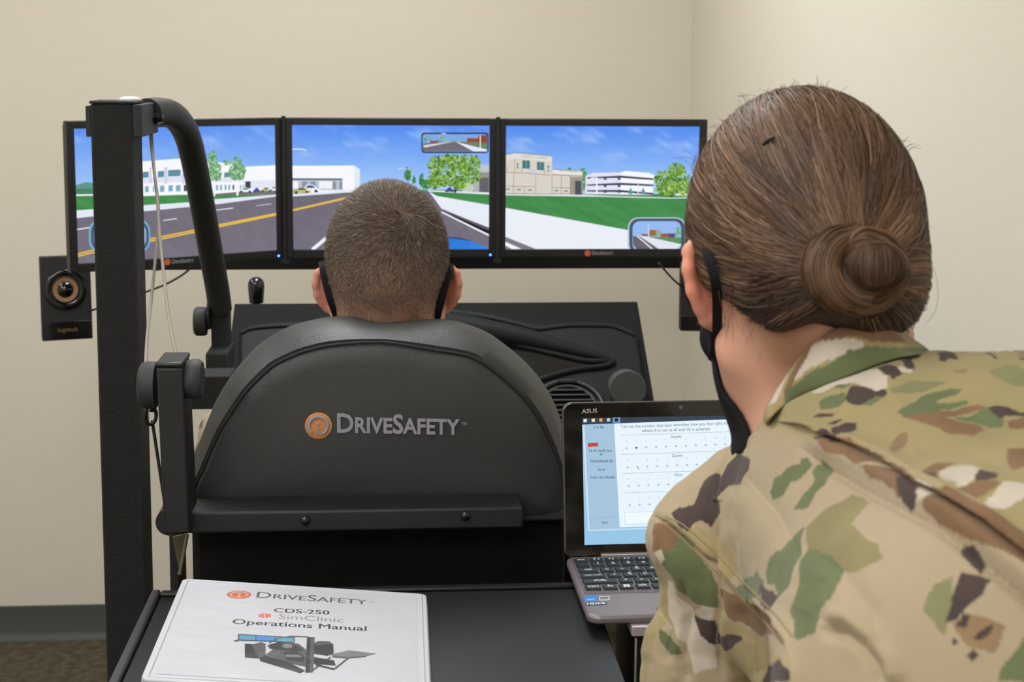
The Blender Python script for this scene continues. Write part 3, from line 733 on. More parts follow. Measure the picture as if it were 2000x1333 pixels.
# steering wheel on its column
swc = PY(742, 905, 2.22); sn = Vector((0, -0.88, 0.47)).normalized(); sy_ = Vector((1, 0, 0)).cross(sn)
sw = thing('steering_wheel', 'black steering wheel hidden in front of the seated person', 'steering wheel', tuple(swc))
MB().tube([swc + Vector((1,0,0))*0.175*math.cos(2*math.pi*i/40) + sy_*0.175*math.sin(2*math.pi*i/40) for i in range(41)], 0.014, 12).build('rim', rubber_m, sw, smooth=80)
MB().lathe(swc, -sn*0.30, [(0.06, 0), (0.06, 0.08), (0.035, 0.12), (0.035, 1.0)], 24).build('column', black_m, sw, smooth=40)
for a in (200, 340, 90): MB().tube([swc, swc + Vector((1,0,0))*0.17*math.cos(math.radians(a)) + sy_*0.17*math.sin(math.radians(a))], 0.012, 10).build('spoke', black_m, sw, smooth=80)
# gear lever
gt = PY(500, 541, 2.82); gb = PY(501, 640, 2.82)
gl = thing('gear_lever', 'short black lever with glossy rounded knob behind the dashboard edge', 'lever', tuple(gb))
gl_r = 0.0165
MB().lathe(Vector((gt.x, gt.y, gt.z-0.052)), (0, 0, 0.052), [(gl_r*0.86, 0), (gl_r*0.9, 0.2), (gl_r, 0.6), (gl_r*0.96, 0.76), (gl_r*0.8, 0.88), (gl_r*0.5, 0.96), (gl_r*0.1, 1.0)], 28).build('knob', blackg_m, gl, smooth=80)
MB().cyl((gb.x, gt.y, gb.z-0.05), (gt.x, gt.y, gt.z-0.05), 0.008, n=14).build('shaft', black_m, gl, smooth=40)
# ------------------------------------------------------------------ driver seat
def resample(pts, n):
    p = np.array([tuple(q) for q in pts]); d = np.r_[0, np.cumsum(np.linalg.norm(np.diff(p, axis=0), axis=1))]
    t = np.linspace(0, d[-1], n)
    return [Vector((np.interp(a, d, p[:, 0]), np.interp(a, d, p[:, 1]), np.interp(a, d, p[:, 2]))) for a in t]
seat = thing('driver_seat', 'black vinyl driver seat with rounded back and embroidered logo', 'seat', (-0.03, 1.80, 0.18))
outer_px = [(362,1012),(366,955),(371,913),(388,870),(408,815),(428,772),(456,728),(484,695),(512,668),(545,648),(575,636),(610,627),(646,621),(685,621),(715,628),(745,632),(790,630),(846,626),(888,629),(939,645),(974,664),(1026,707),(1060,748),(1086,795),(1099,840),(1106,920),(1110,1012)]
seam_px = [(374,1010),(382,951),(396,919),(425,851),(455,802),(484,761),(525,721),(543,709),(575,694),(601,685),(640,676),(690,671),(740,669),(781,673),(846,684),(915,696),(957,719),(1008,762),(1043,803),(1071,855),(1096,921),(1106,1010)]
NS = 120
R0 = resample(catmull([PY(x, y, 1.697) for x, y in seam_px], 6), NS)
RO = resample(catmull([PY(x, y, 1.770) for x, y in outer_px], 6), NS)
cen = Vector((-0.03, 1.75, 1.14))
def ring(a, b, t, dy, grow):
    out = []
    for p, q in zip(a, b):
        r = p.lerp(q, t); d = (r-cen); d.y = 0
        g = grow*min(1.0, max(0.0, (r.z-1.13)/0.05+0.35))
        r = r + d.normalized()*g if d.length > 0 else r
        out.append(Vector((r.x, p.y*(1-t)+q.y*t+dy, r.z)))
    return out
rings = [ring(R0, RO, 0.0, 0.006, -0.002), ring(R0, RO, 0.12, -0.004, 0.002), ring(R0, RO, 0.35, -0.004, 0.006), ring(R0, RO, 0.65, 0.0, 0.006), ring(R0, RO, 1.0, 0.0, 0.0),
         ring(R0, RO, 1.0, 0.025, -0.003), ring(R0, RO, 1.0, 0.05, -0.009), ring(R0, RO, 1.0, 0.075, -0.020), ring(R0, RO, 1.0, 0.085, -0.035)]
rings += [[Vector((r.x, r.y, min(r.z, 1.138) if r.z < 1.15 else r.z)) for r in rings[-1]]]
mb = MB(); v = [q for r in rings for q in r]; f = []
for k in range(len(rings)-1):
    for i in range(NS-1): f.append((k*NS+i, k*NS+i+1, (k+1)*NS+i+1, (k+1)*NS+i))
mb.add(v, f); mb.build('side_bolster', vinyl_m, seat, smooth=70)
# rear panel, slightly domed
mb = MB(); NR = 24; v = []; f = []
zb_ = (R0[0].z+R0[-1].z)/2
for j in range(NR+1):
    t = j/NR
    for i in range(NS):
        s_ = i/(NS-1); base = R0[0].lerp(R0[-1], s_); a = R0[i]
        p = a.lerp(base, t)
        edge_ = min(1.0, 12*t)*min(1.0, 14*s_)*min(1.0, 14*(1-s_))
        p = Vector((p.x, 1.697 - 0.010*math.sin(math.pi*min(1, t*1.0))**0.6*math.sin(math.pi*s_)**0.7 + 0.004*(1-edge_) - 0.0016*math.sin(9*s_+4*t)*math.sin(5*t+1), p.z))
        v.append(p)
for j in range(NR):
    for i in range(NS-1): f.append((j*NS+i, j*NS+i+1, (j+1)*NS+i+1, (j+1)*NS+i))
mb.add(v, f); rp = mb.build('rear_panel', vinyl_m, seat, smooth=70)
MB().tube([q + Vector((0, 0.001, 0)) for q in R0], 0.0016, 8).build('seam', seam_m, seat, smooth=80)
# front cushion face of the backrest and the lower black back, seat base
fr_ = rings[-2]
mb = MB(); mb.add(fr_, [tuple(range(NS))]); mb.build('front_panel', vinyl_m, seat)
x0, zt = xz(362, 1008, 1.72); x1, zb = xz(1112, 1008, 1.72)
MB().box((x0+0.006, 1.722, 0.62), (x1-0.004, 1.83, 1.16)).build('lower_back', matte_m, seat, bevel=0.01)
hx0, hz1 = xz(366, 1000, 1.70); hx1, hz0 = xz(1106, 1013, 1.70)
MB().box((hx0+0.002, 1.696, hz0-0.002), (hx1, 1.722, hz0+0.012)).build('cover_hem', vinyl_m, seat, bevel=0.003)
MB().box((-0.27, 1.80, 0.56), (0.21, 2.28, 0.68)).build('cushion', vinyl_m, seat, bevel=0.03, seg=3)
MB().box((-0.24, 1.80, 0.18), (0.18, 2.24, 0.56)).build('pedestal', steel_m, seat, bevel=0.006)
x0, _ = xz(331, 1100, 1.74); x1, _ = xz(349, 1100, 1.74)
MB().box((x0, 1.74, 0.5), (x1, 1.80, PY(340, 1040, 1.74).z)).build('side_frame', steel_m, seat, bevel=0.002)
MB().box((x0, 1.78, 0.5), (-0.2, 1.80, 0.55)).build('side_frame', steel_m, seat, bevel=0.002)
# embroidered mark
NRM = Vector((0, -1, 0)); UZ = Vector((0, 0, 1))
YE = 1.697-0.0102
c0 = PY(622, 832, YE)
MB().lathe(c0+NRM*0.0002, NRM*0.0014, [(0.0163, -1), (0.0163, 0.6), (0.0155, 1.0)], 36).build('logo_patch', embor_m, rp, smooth=40)
arc = [c0 + NRM*0.0017 + Vector((math.cos(math.radians(a)), 0, math.sin(math.radians(a))))*0.0112 for a in range(-62, 232, 8)]
MB().tube(arc, 0.0019, 8).build('logo_stitching', embro_m, rp, smooth=80)
MB().lathe(c0+NRM*0.0012+UZ*0.0018, NRM*0.0014, [(0.0022, 0), (0.0022, 0.6), (0.0012, 1)], 14).build('logo_stitching', embro_m, rp, smooth=60)
MB().tube([c0+NRM*0.0016+UZ*-0.0022, c0+NRM*0.0016+UZ*-0.0086, c0+NRM*0.0016+Vector((0.0035, 0, -0.0105))], 0.0017, 8).build('logo_stitching', embro_m, rp, smooth=80)
text_between('DriveSafety', PY(658.5, 844, YE), PY(898, 848.5, YE), UZ, NRM, 0.0004, 0.0012, True, bold=0.022, hscale=1.12, scs=0.8).build('embroidered_lettering', embro_m, rp)
text_between('TM', PY(901, 831, YE), PY(912, 831, YE), UZ, NRM, 0.0004, 0.0008, bold=0.01).build('embroidered_lettering', embro_m, rp)
# olive lining strap under the cover
fl = [PY(336, 1050, 1.735), PY(366, 1044, 1.735), PY(351, 1122, 1.735)]
MB().prism(fl, (0, 0.004, 0)).build('side_strap', mat('olive_cloth', (84, 80, 58), 0.9), seat)
MB().tube([fl[1]+Vector((0, -0.001, 0)), fl[2]+Vector((0, -0.001, 0))], 0.0022, 8).build('strap_binding', mat('olive_binding', (118, 112, 84), 0.9), seat, smooth=80)

# ------------------------------------------------------------------ bolt-on arm behind the seat
arm = thing('mounting_bar', 'dark square-tube bar with round clamp knobs bolted across the seat back', 'bar', tuple(PY(345, 1040, 1.66)))
yF = 1.615
tl, tr = PY(304.5, 719, yF), PY(355.5, 719, yF); bl, br = PY(320, 1045, yF), PY(372, 1044, yF)
MB().prism([tl, tr, br, bl], (0, 0.060, 0)).build('upright', steel2_m, arm, bevel=0.003)
MB().prism([tl+Vector((-0.0006, -0.0006, 0)), tr+Vector((0.0006, -0.0006, 0)), tr+Vector((0.0006, -0.0006, 0.006)), tl+Vector((-0.0006, -0.0006, 0.006))], (0, 0.0612, 0)).build('end_cap', black_m, arm, bevel=0.0025)
b0, b1 = PY(366, 1003, 1.632), PY(1021, 991, 1.632); bz0 = PY(368, 1044, 1.632).z
MB().box((b0.x, 1.632, bz0), (b1.x, 1.690, (b0.z+b1.z)/2)).build('crossbar', steel2_m, arm, bevel=0.003)
for x, y in ((596, 1017), (909, 1008)):
    c = PY(x, y, 1.632)
    MB().lathe(c+NRM*-0.001, NRM*0.006, [(0.0058, 0), (0.0058, 0.45), (0.0048, 0.8), (0.002, 1.0)], 16).build('bolt', blackg_m, arm, smooth=60)
c = PY(357, 741, 1.64)
MB().cyl(c+Vector((-0.004, 0, 0)), c+Vector((0.004, 0, 0)), 0.0065, n=14).build('bolt', chrome_m, arm, smooth=40)
MB().lathe(c+Vector((0.001, 0, 0)), (0.0215, 0, 0), [(0.017, 0), (0.022, 0.18), (0.0232, 0.45), (0.0232, 0.8), (0.020, 1.0)], 24).build('clamp_knob', knob_m, arm, smooth=50)
c = PY(306, 752, 1.645)
MB().lathe(c, (-0.0195, 0, 0), [(0.027, 0), (0.0275, 0.5), (0.026, 0.85), (0.021, 1.0)], 28).build('clamp_knob', knob_m, arm, smooth=50)
c = PY(331, 1021, 1.66)
MB().cyl(c, c+Vector((0, 0.035, 0)), 0.0165, n=28).build('pivot', steel2_m, arm, smooth=40)
hk = PY(294, 812, 1.65)
MB().tube([hk + Vector((0.006*math.cos(2*math.pi*i/16), 0.003*math.cos(2*math.pi*i/16), 0.011*math.sin(2*math.pi*i/16))) for i in range(17)], 0.0022, 8).build('hook_ring', black_m, arm, smooth=80)
MB().tube([PY(297, 822, 1.66), PY(309, 900, 1.662), PY(322, 985, 1.664)], 0.002, 8).build('strap', rubber_m, arm, smooth=80)
MB().tube([PY(297, 790, 1.66), PY(296, 804, 1.655)], 0.003, 8).build('hook_ring', black_m, arm, smooth=80)

# ------------------------------------------------------------------ tray table
TZ = 1.095
tf = PZ(800, 1150, TZ).y; tx0 = PZ(313, 1166, TZ).x; tx1 = 0.214
tab = thing('tray_table', 'black laminate tray table behind the seat with side rail', 'table', ((tx0+tx1)/2, 1.30, 0.0))
MB().box((tx0, 1.20, TZ-0.022), (tx1, tf, TZ)).build('table_top', table_m, tab, bevel=0.002)
MB().box((tx0, tf-0.012, TZ), (tx1-0.02, tf, TZ+0.004)).build('rear_lip', table_m, tab, bevel=0.0015)
ra0, ra1 = PZ(291, 1163, TZ+0.004).x, PZ(309, 1163, TZ+0.004).x
MB().box((ra0, 1.20, TZ-0.028), (ra1, tf+0.004, TZ+0.004)).build('side_rail', mat('rail_rubber', (58, 57, 58), 0.6, bump=(900, 0.4, 0.0008)), tab, bevel=0.003)
MB().box((ra1-0.002, 1.21, TZ-0.026), (tx0+0.004, tf-0.01, TZ-0.014)).build('rail_joint', matte_m, tab)
for lx in (tx0+0.03, tx1-0.05):
    MB().box((lx-0.02, 1.36, 0.0), (lx+0.02, 1.40, TZ-0.022)).build('leg', steel_m, tab, bevel=0.002)
MB().box((tx0+0.03, 1.37, 0.30), (tx1-0.05, 1.39, 0.34)).build('stretcher', steel_m, tab, bevel=0.002)

# ------------------------------------------------------------------ ring binder
BZ = TZ+0.036
FL, NL = PZ(357, 1130, BZ), PZ(274, 1327, BZ)
FR = PY(833, 1161, FL.y)
by = (FL-NL).normalized(); bx = (FR-FL); BW = bx.length; bx = (bx - by*bx.dot(by)).normalized(); BH = (FL-NL).length; bnz = bx.cross(by)
DRP = FL.z-FR.z
bo = FL - by*BH                                    # near left corner
bi = thing('ring_binder', 'white vinyl ring binder with printed operations manual cover', 'binder', tuple(bo + bx*BW/2 + by*BH/2 - Vector((0, 0, BZ-TZ))))
bh = Vector((bx.x, bx.y, 0)).normalized()
def rr3(x0, y0, x1, y1, r, z, ax=None): return [bo + (ax or bx)*x + by*y + Vector((0, 0, z)) for x, y in rrect(x0, y0, x1, y1, r, 5)]
MB().prism(rr3(0, 0, BW, BH, 0.008, -0.004), (0, 0, 0.004)).build('front_cover', binder_m, bi, bevel=0.0012)
MB().prism(rr3(0, 0, BW, BH, 0.008, -0.036, bh), (0, 0, 0.004)).build('back_cover', binder_m, bi, bevel=0.0012)
MB().prism([bo + bx*x + by*y + Vector((0, 0, -0.034)) for x, y in ((0, 0.004), (0.004, 0.004), (0.004, BH-0.004), (0, BH-0.004))], (0, 0, 0.032)).build('spine', binder_m, bi, bevel=0.001)
MB().prism([bo + bh*x + by*0.008 + Vector((0, 0, z)) for x, z in ((0.02, -0.0315), (BW-0.022, -0.0315), (BW-0.022, -0.0055-DRP*0.92), (0.02, -0.0055-DRP*0.075))], by*(BH-0.018)).build('pages', mat('paper', (228, 226, 222), 0.8), bi)
w1 = MB()
for (x0_, y0_, x1_, y1_) in ((0.006, 0.006, 0.006, BH-0.006), (0.006, BH-0.006, BW-0.006, BH-0.006), (BW-0.006, BH-0.006, BW-0.006, 0.006), (BW-0.006, 0.006, 0.006, 0.006)):
    w1.tube([bo+bx*x0_+by*y0_, bo+bx*x1_+by*y1_], 0.0011, 8)
w1.build('weld_seam', binder_m, bi, smooth=80)
pic = Picture(bo + bx*0.012 + by*0.012 + Vector((0, 0, 0.0003)), bx, by, BW-0.024, BH-0.024, eps=8e-6)
pic.polyuv([(0, 0), (BW, 0), (BW, BH), (0, BH)], (198, 198, 206))
GR = (104, 102, 104)
c = (467, 1162.5)
pic.ell(c[0], c[1], 24, 8.0, (206, 104, 62), 28); pic.ell(c[0], c[1]-0.4, 19, 6.2, (178, 168, 168), 28); pic.ell(c[0], c[1], 14.5, 4.8, (214, 110, 66), 28)
pic.rect(464, 1159, 470, 1161, (186, 172, 170)); pic.rect(464, 1162.5, 470, 1168, (186, 172, 170))
pic.text('DriveSafety', (500, 1168), (716, 1181.5), GR, True, 0.01); pic.text('TM', (721, 1178), (731, 1178.5), GR)
pic.text('CDS-250', (534.5, 1196.5), (642.5, 1201.5), (58, 56, 58), False, 0.01)
pic.text('SimClinic', (543.5, 1209.5), (670, 1217), (150, 148, 150), False, 0.006)
pic.text('Operations Manual', (453, 1219), (715, 1233.5), (64, 62, 66), False, 0.008)
for k in range(8):
    a = math.radians(45*k+22)
    pic.line([(517+3.0*math.cos(a), 1203.5+1.2*math.sin(a)), (517+13*math.cos(a), 1203.5+5.0*math.sin(a))], 2.6, (214, 116, 96))
def Z6(x, y): return (220+x*0.33, 1100+y*0.33)
M0, M1, M2 = (62, 62, 66), (92, 92, 97), (124, 124, 130)
def zp(pts, col): pic.poly([Z6(*q) for q in pts], col)
zp([(742,422),(1078,442),(1078,474),(742,462)], (70,78,88)); zp([(750,428),(845,434),(845,460),(750,455)], (92,150,190)); zp([(850,434),(960,441),(960,464),(850,460)], (78,136,206)); zp([(965,441),(1072,447),(1072,470),(965,464)], (100,160,180)); zp([(718,460),(742,456),(742,468),(720,468)], M1)
zp([(782,480),(870,486),(872,568),(782,562)], M0); zp([(820,486),(880,470),(905,480),(905,560),(872,572)], M1); zp([(872,562),(905,548),(1060,600),(1140,640),(1110,655),(870,582)], M0)
zp([(905,545),(1010,470),(1100,480),(1150,520),(1160,620),(1060,600)], M1); zp([(915,490),(980,470),(1060,478),(1130,520),(1100,530),(930,510)], M0)
pic.ell(*Z6(1035,494), 14, 6.6, (70,70,74), 20); pic.ell(*Z6(1035,494), 10, 4.4, (128,128,134), 20)
zp([(1010,530),(1090,528),(1140,560),(1130,590),(1030,578)], M0); zp([(1020,545),(1100,545),(1120,560),(1030,560)], M2)
zp([(1150,440),(1196,442),(1186,650),(1140,652)], M0); zp([(1172,442),(1196,442),(1186,650),(1166,650)], M1)
pic.line([Z6(925,478),Z6(980,448),Z6(1060,436),Z6(1155,440)], 2.0, M1)
zp([(1190,480),(1215,466),(1280,466),(1305,484),(1308,538),(1270,552),(1192,540)], M0); zp([(1195,474),(1280,470),(1300,484),(1200,492)], M1)
zp([(1290,545),(1400,520),(1560,540),(1500,552),(1390,560),(1300,552)], M2); zp([(1300,552),(1390,560),(1500,552),(1500,558),(1390,568),(1300,560)], M1)
pic.line([Z6(1180,640),Z6(1290,560)], 3.0, M1); pic.line([Z6(1395,565),Z6(1310,632)], 3.0, M1); pic.line([Z6(1310,632),Z6(1200,605)], 3.0, M0); zp([(1190,560),(1310,580),(1320,610),(1190,600)], M0)
pic.build('printed_cover', print_m, bi)

# ------------------------------------------------------------------ cabinet and laptop
LZ = 1.107
cb = thing('cabinet', 'black cabinet with a silver top edge beside the tray table', 'cabinet', (0.40, 1.52, 0.0))
cbx = PZ(1234, 1224, LZ).x; cby = PZ(1234, 1224, LZ).y
MB().box((cbx+0.004, cby+0.004, 0.0), (0.60, cby+0.26, LZ-0.010)).build('carcass', blackg_m, cb, bevel=0.002)
MB().box((cbx, cby, LZ-0.012), (0.604, cby+0.264, LZ)).build('top_plate', mat('silver_edge', (186, 180, 182), 0.35, 0.4), cb, bevel=0.0015)
MB().box((cbx+0.012, cby-0.003, 0.05), (0.595, cby+0.004, LZ-0.016)).build('door', blackg_m, cb, bevel=0.0015)
MB().box((cbx+0.004, cby-0.0015, 0.02), (cbx+0.0055, cby+0.004, LZ-0.014)).build('edge_strip', print_g, cb)

lap = thing('laptop', 'small grey laptop with lit questionnaire on its screen', 'laptop', tuple(PZ(1300, 1150, LZ)))
ang = math.radians(1.2)
lx = Vector((math.cos(ang), math.sin(ang), 0)); ly = Vector((-math.sin(ang), math.cos(ang), 0)); LU = Vector((0, 0, 1))
LW, LD, LT = 0.284, 0.176, 0.0095
lo = PZ(1149, 1216, LZ+0.004); lo.z = LZ
fl_ = PZ(1114, 1087, LZ+LT)
lo = Vector((min(lo.x, fl_.x)-0.0, lo.y, LZ))
LD = (fl_.y-lo.y)
def lp(u, v, h): return lo + lx*u + ly*v + LU*h
MB().prism([lp(x, y, 0) for x, y in rrect(0, 0, LW, LD, 0.014, 5)], (0, 0, LT)).build('base', laptop_m, lap, bevel=0.003)
ku0, ku1, kv0, kv1 = 0.0055, LW-0.0055, LD-0.128+0.012, LD-0.014
MB().prism([lp(x, y, LT-0.0012) for x, y in rrect(ku0, kv0-0.005, ku1, kv1, 0.003, 3)], (0, 0, 0.0016)).build('keyboard_deck', mat('deck_grey', (104, 98, 101), 0.45, 0.3), lap)
# key rows measured from the far edge of the base
rows = [(0.0205, 0.0085, 0.0178, ['esc', 'F1', 'F2', 'F3', 'F4', 'F5', 'F6', 'F7', 'F8', 'F9', 'F10', 'F11', 'F12', 'del', ''], 0.0150),
        (0.0350, 0.0145, 0, ['`', '1', '2', '3', '4', '5', '6', '7', '8', '9', '0', '-', '=', '<-'], 0.0150),
        (0.0530, 0.0145, 0, ['tab', 'Q', 'W', 'E', 'R', 'T', 'Y', 'U', 'I', 'O', 'P', '[', ']', '\\'], 0.0225),
        (0.0705, 0.0145, 0, ['caps lock', 'A', 'S', 'D', 'F', 'G', 'H', 'J', 'K', 'L', ';', "'", 'enter'], 0.0285),
        (0.0880, 0.0145, 0, ['shift', 'Z', 'X', 'C', 'V', 'B', 'N', 'M', ',', '.', '/', 'shift'], 0.0385),
        (0.1060, 0.0145, 0, ['ctrl', 'fn', 'win', 'alt', ' ', 'alt', 'ctrl', '<', 'v', '>'], 0.0175)]
KMESH = {}
def key_mesh(wd, dp_):
    k = (round(wd, 4), round(dp_, 4))
    if k not in KMESH:
        me = bpy.data.meshes.new('key'); h = 0.0022; i = 0.0008
        v = [(-wd/2,-dp_/2,0),(wd/2,-dp_/2,0),(wd/2,dp_/2,0),(-wd/2,dp_/2,0),(-wd/2+i,-dp_/2+i,h),(wd/2-i,-dp_/2+i,h),(wd/2-i,dp_/2-i,h),(-wd/2+i,dp_/2-i,h)]
        me.from_pydata(v, [], [(0,3,2,1),(4,5,6,7),(0,1,5,4),(1,2,6,5),(2,3,7,6),(3,0,4,7)]); me.materials.append(key_m)
        KMESH[k] = me
    return KMESH[k]
for ri, (back, kd, _, labs, first) in enumerate(rows):
    u = 0.0085 + 0.0007*ri*0; gap = 0.0026
    pitch = 0.0178
    n_k = len(labs); rest = LW-0.017-first-gap
    wd_each = (rest - gap*(n_k-2))/(n_k-1)
    for ki, lab in enumerate(labs):
        if ri in (1, 2, 3, 4):
            wd = first if ki == 0 else (0.0152 if ki < n_k-1 else LW-0.0085-u)
        elif ri == 0: wd = (LW-0.017-gap*(n_k-1))/n_k
        else:
            wd = 0.0175 if ki == 0 else (0.088 if lab == ' ' else 0.0158)
            if ki == n_k-1: wd = LW-0.0085-u
        wd = max(wd, 0.006)
        cpt = lp(u+wd/2, LD-back, LT+0.0004)
        k_o = bpy.data.objects.new('key', key_mesh(wd, kd*0.86 if ri else 0.0095)); COL.objects.link(k_o); k_o.parent = lap
        k_o.location = cpt - origin_of(lap); k_o.rotation_euler = (0, 0, ang)
        if lab.strip() and lab != 'win' and ki < 9:
            gs = {'1': 0.45, 'I': 0.4, '`': 0.5, 'W': 1.4, 'M': 1.25, 'Q': 1.1}.get(lab, 1.0)
            tw = min(wd*0.7, 0.0026*len(lab)+0.0014) if len(lab) > 1 else (0.0012 if lab in "1I`'.,;[]" else (0.0056 if lab in 'WM' else 0.0042))
            th = 0.9 if len(lab) > 1 else 1.0
            a = cpt - lx*tw/2 - ly*0.0018 + LU*0.0023
            tm = text_between(lab, a, a+lx*tw, ly, LU, 0.0002, 0, bold=0.012, hscale=th)
            o_ = tm.build('legend', legend_m, k_o)
            o_.data.transform(Matrix.Rotation(-ang, 4, 'Z'))
        elif lab == 'win':
            mbw = MB()
            for sx_ in (-1, 1):
                for sy_2 in (-1, 1):
                    mbw.obox(cpt+lx*0.0019*sx_+ly*0.0019*sy_2+LU*0.0023, lx, ly, LU, (0.0016, 0.0016, 0.0001))
            o_ = mbw.build('legend', legend_m, k_o); o_.data.transform(Matrix.Rotation(-ang, 4, 'Z'))
        u += wd + gap
def sticker(p0, p1, p2, p3, m, nm, h=0.0003):
    q = [PZ(*k, LZ+LT) for k in (p0, p1, p2, p3)]
    return MB().prism(q, (0, 0, h)).build(nm, m, lap)
stk_b = mat('sticker_blue', (50, 122, 200), 0.4); stk_w = mat('sticker_white', (214, 220, 228), 0.4); stk_k = mat('sticker_black', (52, 52, 54), 0.4)
sticker((1141,1166),(1167,1164),(1167,1176),(1142,1177), stk_b, 'sticker'); sticker((1170,1166),(1190,1165),(1191,1173),(1171,1174), stk_w, 'sticker'); sticker((1171.5,1167.3),(1188.5,1166.3),(1189.3,1172),(1172.5,1172.8), mat('sticker_grey', (112, 112, 108), 0.4), 'sticker', 0.0004)
sticker((1144,1179),(1184,1177),(1186,1182),(1145,1184), stk_k, 'sticker')
text_between('HDMI', PZ(1147, 1182.8, LZ+LT), PZ(1182, 1181.2, LZ+LT), ly, LU, 0.0005, 0, bold=0.03, hscale=0.75).build('sticker_print', legend_m, lap)
text_between('intel', PZ(1147, 1173.5, LZ+LT), PZ(1161, 1172.8, LZ+LT), ly, LU, 0.0005, 0, bold=0.0).build('sticker_print', legend_m, lap)
# lid
tilt = math.radians(13.0)
lu = (LU*math.cos(tilt) + ly*math.sin(tilt)).normalized(); ln = lx.cross(lu)
LH = 0.184
lho = lp(-0.001, LD-0.004, LT-0.002)
def lid(u, v, d=0.0): return lho + lx*u + lu*v + ln*d
MB().prism([lid(x, y, -0.007) for x, y in rrect(0, 0, LW+0.002, LH, 0.012, 6)], ln*0.0066).build('lid', mat('lid_grey', (84, 78, 80), 0.4, 0.3), lap, bevel=0.002)
MB().prism([lid(x, y, -0.001) for x, y in rrect(0.0016, 0.0, LW+0.0004, LH-0.0016, 0.011, 6)], ln*0.0016).build('screen_bezel', blackg_m, lap, bevel=0.0005)
MB().obox(lp(LW*0.5, LD-0.005, LT+0.001), lx, ly, LU, (0.10, 0.004, 0.003)).build('hinge', mat('hinge_silver', (170, 164, 166), 0.35, 0.5), lap, bevel=0.001)
o_l, n_l = lid(0, 0, 0.0008), ln
def lpx(px, py): return PPL(px, py, o_l, n_l)
c = lpx(1330, 796)
MB().lathe(c, ln*0.0006, [(0.0024, 0), (0.0024, 1)], 14).build('webcam', mat('webcam_grey', (96, 92, 92), 0.3), lap)
text_between('ASUS', lpx(1136, 808), lpx(1166.5, 806.3), lu, ln, 0.0004, 0.0002, bold=0.02, hscale=0.85).build('brand_lettering', mat('brand_silver', (196, 178, 178), 0.3, 0.3), lap)
s_bl = lpx(1148, 1065); s_tl = lpx(1137, 817)
pb = s_bl - o_l; u0 = pb.dot(lx); v0 = pb.dot(lu); v1 = (s_tl-o_l).dot(lu); u0 = min(u0, (s_tl-o_l).dot(lx))
pic = Picture(lid(u0, v0, 0.0009), lx, lu, LW-2*u0+0.002, v1-v0, eps=1.2e-5)
def Z1(x, y): return (1080+x*0.24, 760+y*0.24)
Wd = pic.w
pic.polyuv([(0,0),(Wd,0),(Wd,pic.h),(0,pic.h)], [(150,198,232),(150,198,232),(176,206,226),(168,200,222)])
pic.poly([Z1(150,236),Z1(235,236),Z1(1690,186),Z1(2400,162),Z1(2400,214),Z1(1690,240),Z1(235,292),Z1(150,294)], (52, 66, 82))
for x, c in ((262,(230,240,248)),(328,(236,222,170)),(390,(226,110,70)),(452,(200,206,214))): pic.rect(*Z1(x-13, 246+ (262-x)*0.034), *Z1(x+13, 272+(262-x)*0.034), c)
pic.rect(*Z1(487,231), *Z1(547,277), (112, 160, 206)); pic.rect(*Z1(502,240), *Z1(531,266), (28, 34, 44))
pic.ell(*Z1(390,254), 3.0, 3.2, (240,170,70), 10); 
pic.line([Z1(1596,210),Z1(1604,218),Z1(1612,209)], 0.8, (220,226,232)); pic.rect(*Z1(1634,206), *Z1(1654,219), (226,232,238)); pic.rect(*Z1(1672,205), *Z1(1690,218), (226,232,238))
pic.poly([Z1(248,292),Z1(495,284),Z1(545,1142),Z1(292,1156)], (166, 196, 220)); pic.poly([Z1(240,292),Z1(256,292),Z1(298,1156),Z1(286,1156)], (206, 228, 244))
pic.poly([Z1(290,1148),Z1(545,1138),Z1(2300,1080),Z1(2300,1094),Z1(545,1150),Z1(290,1160)], (196, 222, 240))
pic.poly([Z1(497,283),Z1(1495,246),Z1(1548,1090),Z1(543,1128)], (232, 245, 255))
TX = (74, 96, 112)
pic.text('Tell me the number that best describes how you feel right now', Z1(552,321), Z1(1447,289), TX); pic.text('where 0 is not at all and 10 is severely', Z1(722,353), Z1(1278,337), TX)
for i, (yy, xx, lab, l0, l1) in enumerate(((380,545,'Sweaty',(962,400),(1050,396)),(535,552,'Queasy',(968,554),(1060,550)),(690,560,'Dizzy',(990,710),(1056,706)),(847,568,'As',(925,866),(950,865)))):
    pic.line([Z1(xx,yy),Z1(xx+910,yy-32)], 0.7, (150, 172, 188)); pic.text(lab, Z1(*l0), Z1(*l1), TX)
    cy0 = (482, 638, 790, 945)[i]; cx0_ = (598, 607, 615, 623)[i]
    for k in range(11):
        x, y = cx0_+80.5*k, cy0-3.2*k
        sel = (i == 0 and k == 1)
        pic.ell(*Z1(x, y), 2.9, 2.3, (206, 222, 234), 12); pic.ell(*Z1(x, y+2), 1.9 if sel else 1.5, 1.8 if sel else 1.1, (30, 40, 52) if sel else (150, 170, 186), 10)
        pic.glyph(str(k), Z1(x-2, y-54), 0.0026, (120, 142, 158))
pic.poly([Z1(580,1004),Z1(1500,968),Z1(1506,1066),Z1(585,1108)], (196, 216, 230)); pic.poly([Z1(584,1008),Z1(1496,972),Z1(1502,1062),Z1(589,1103)], (240, 249, 255))
pic.line([Z1(690,634),Z1(690,654),Z1(704,650)], 0.8, (110, 130, 146))
pic.poly([Z1(281,442),Z1(364,438),Z1(366,470),Z1(283,474)], (206, 66, 58)); pic.ell(*Z1(390,533), 2.8, 2.4, (62, 190, 110), 12)
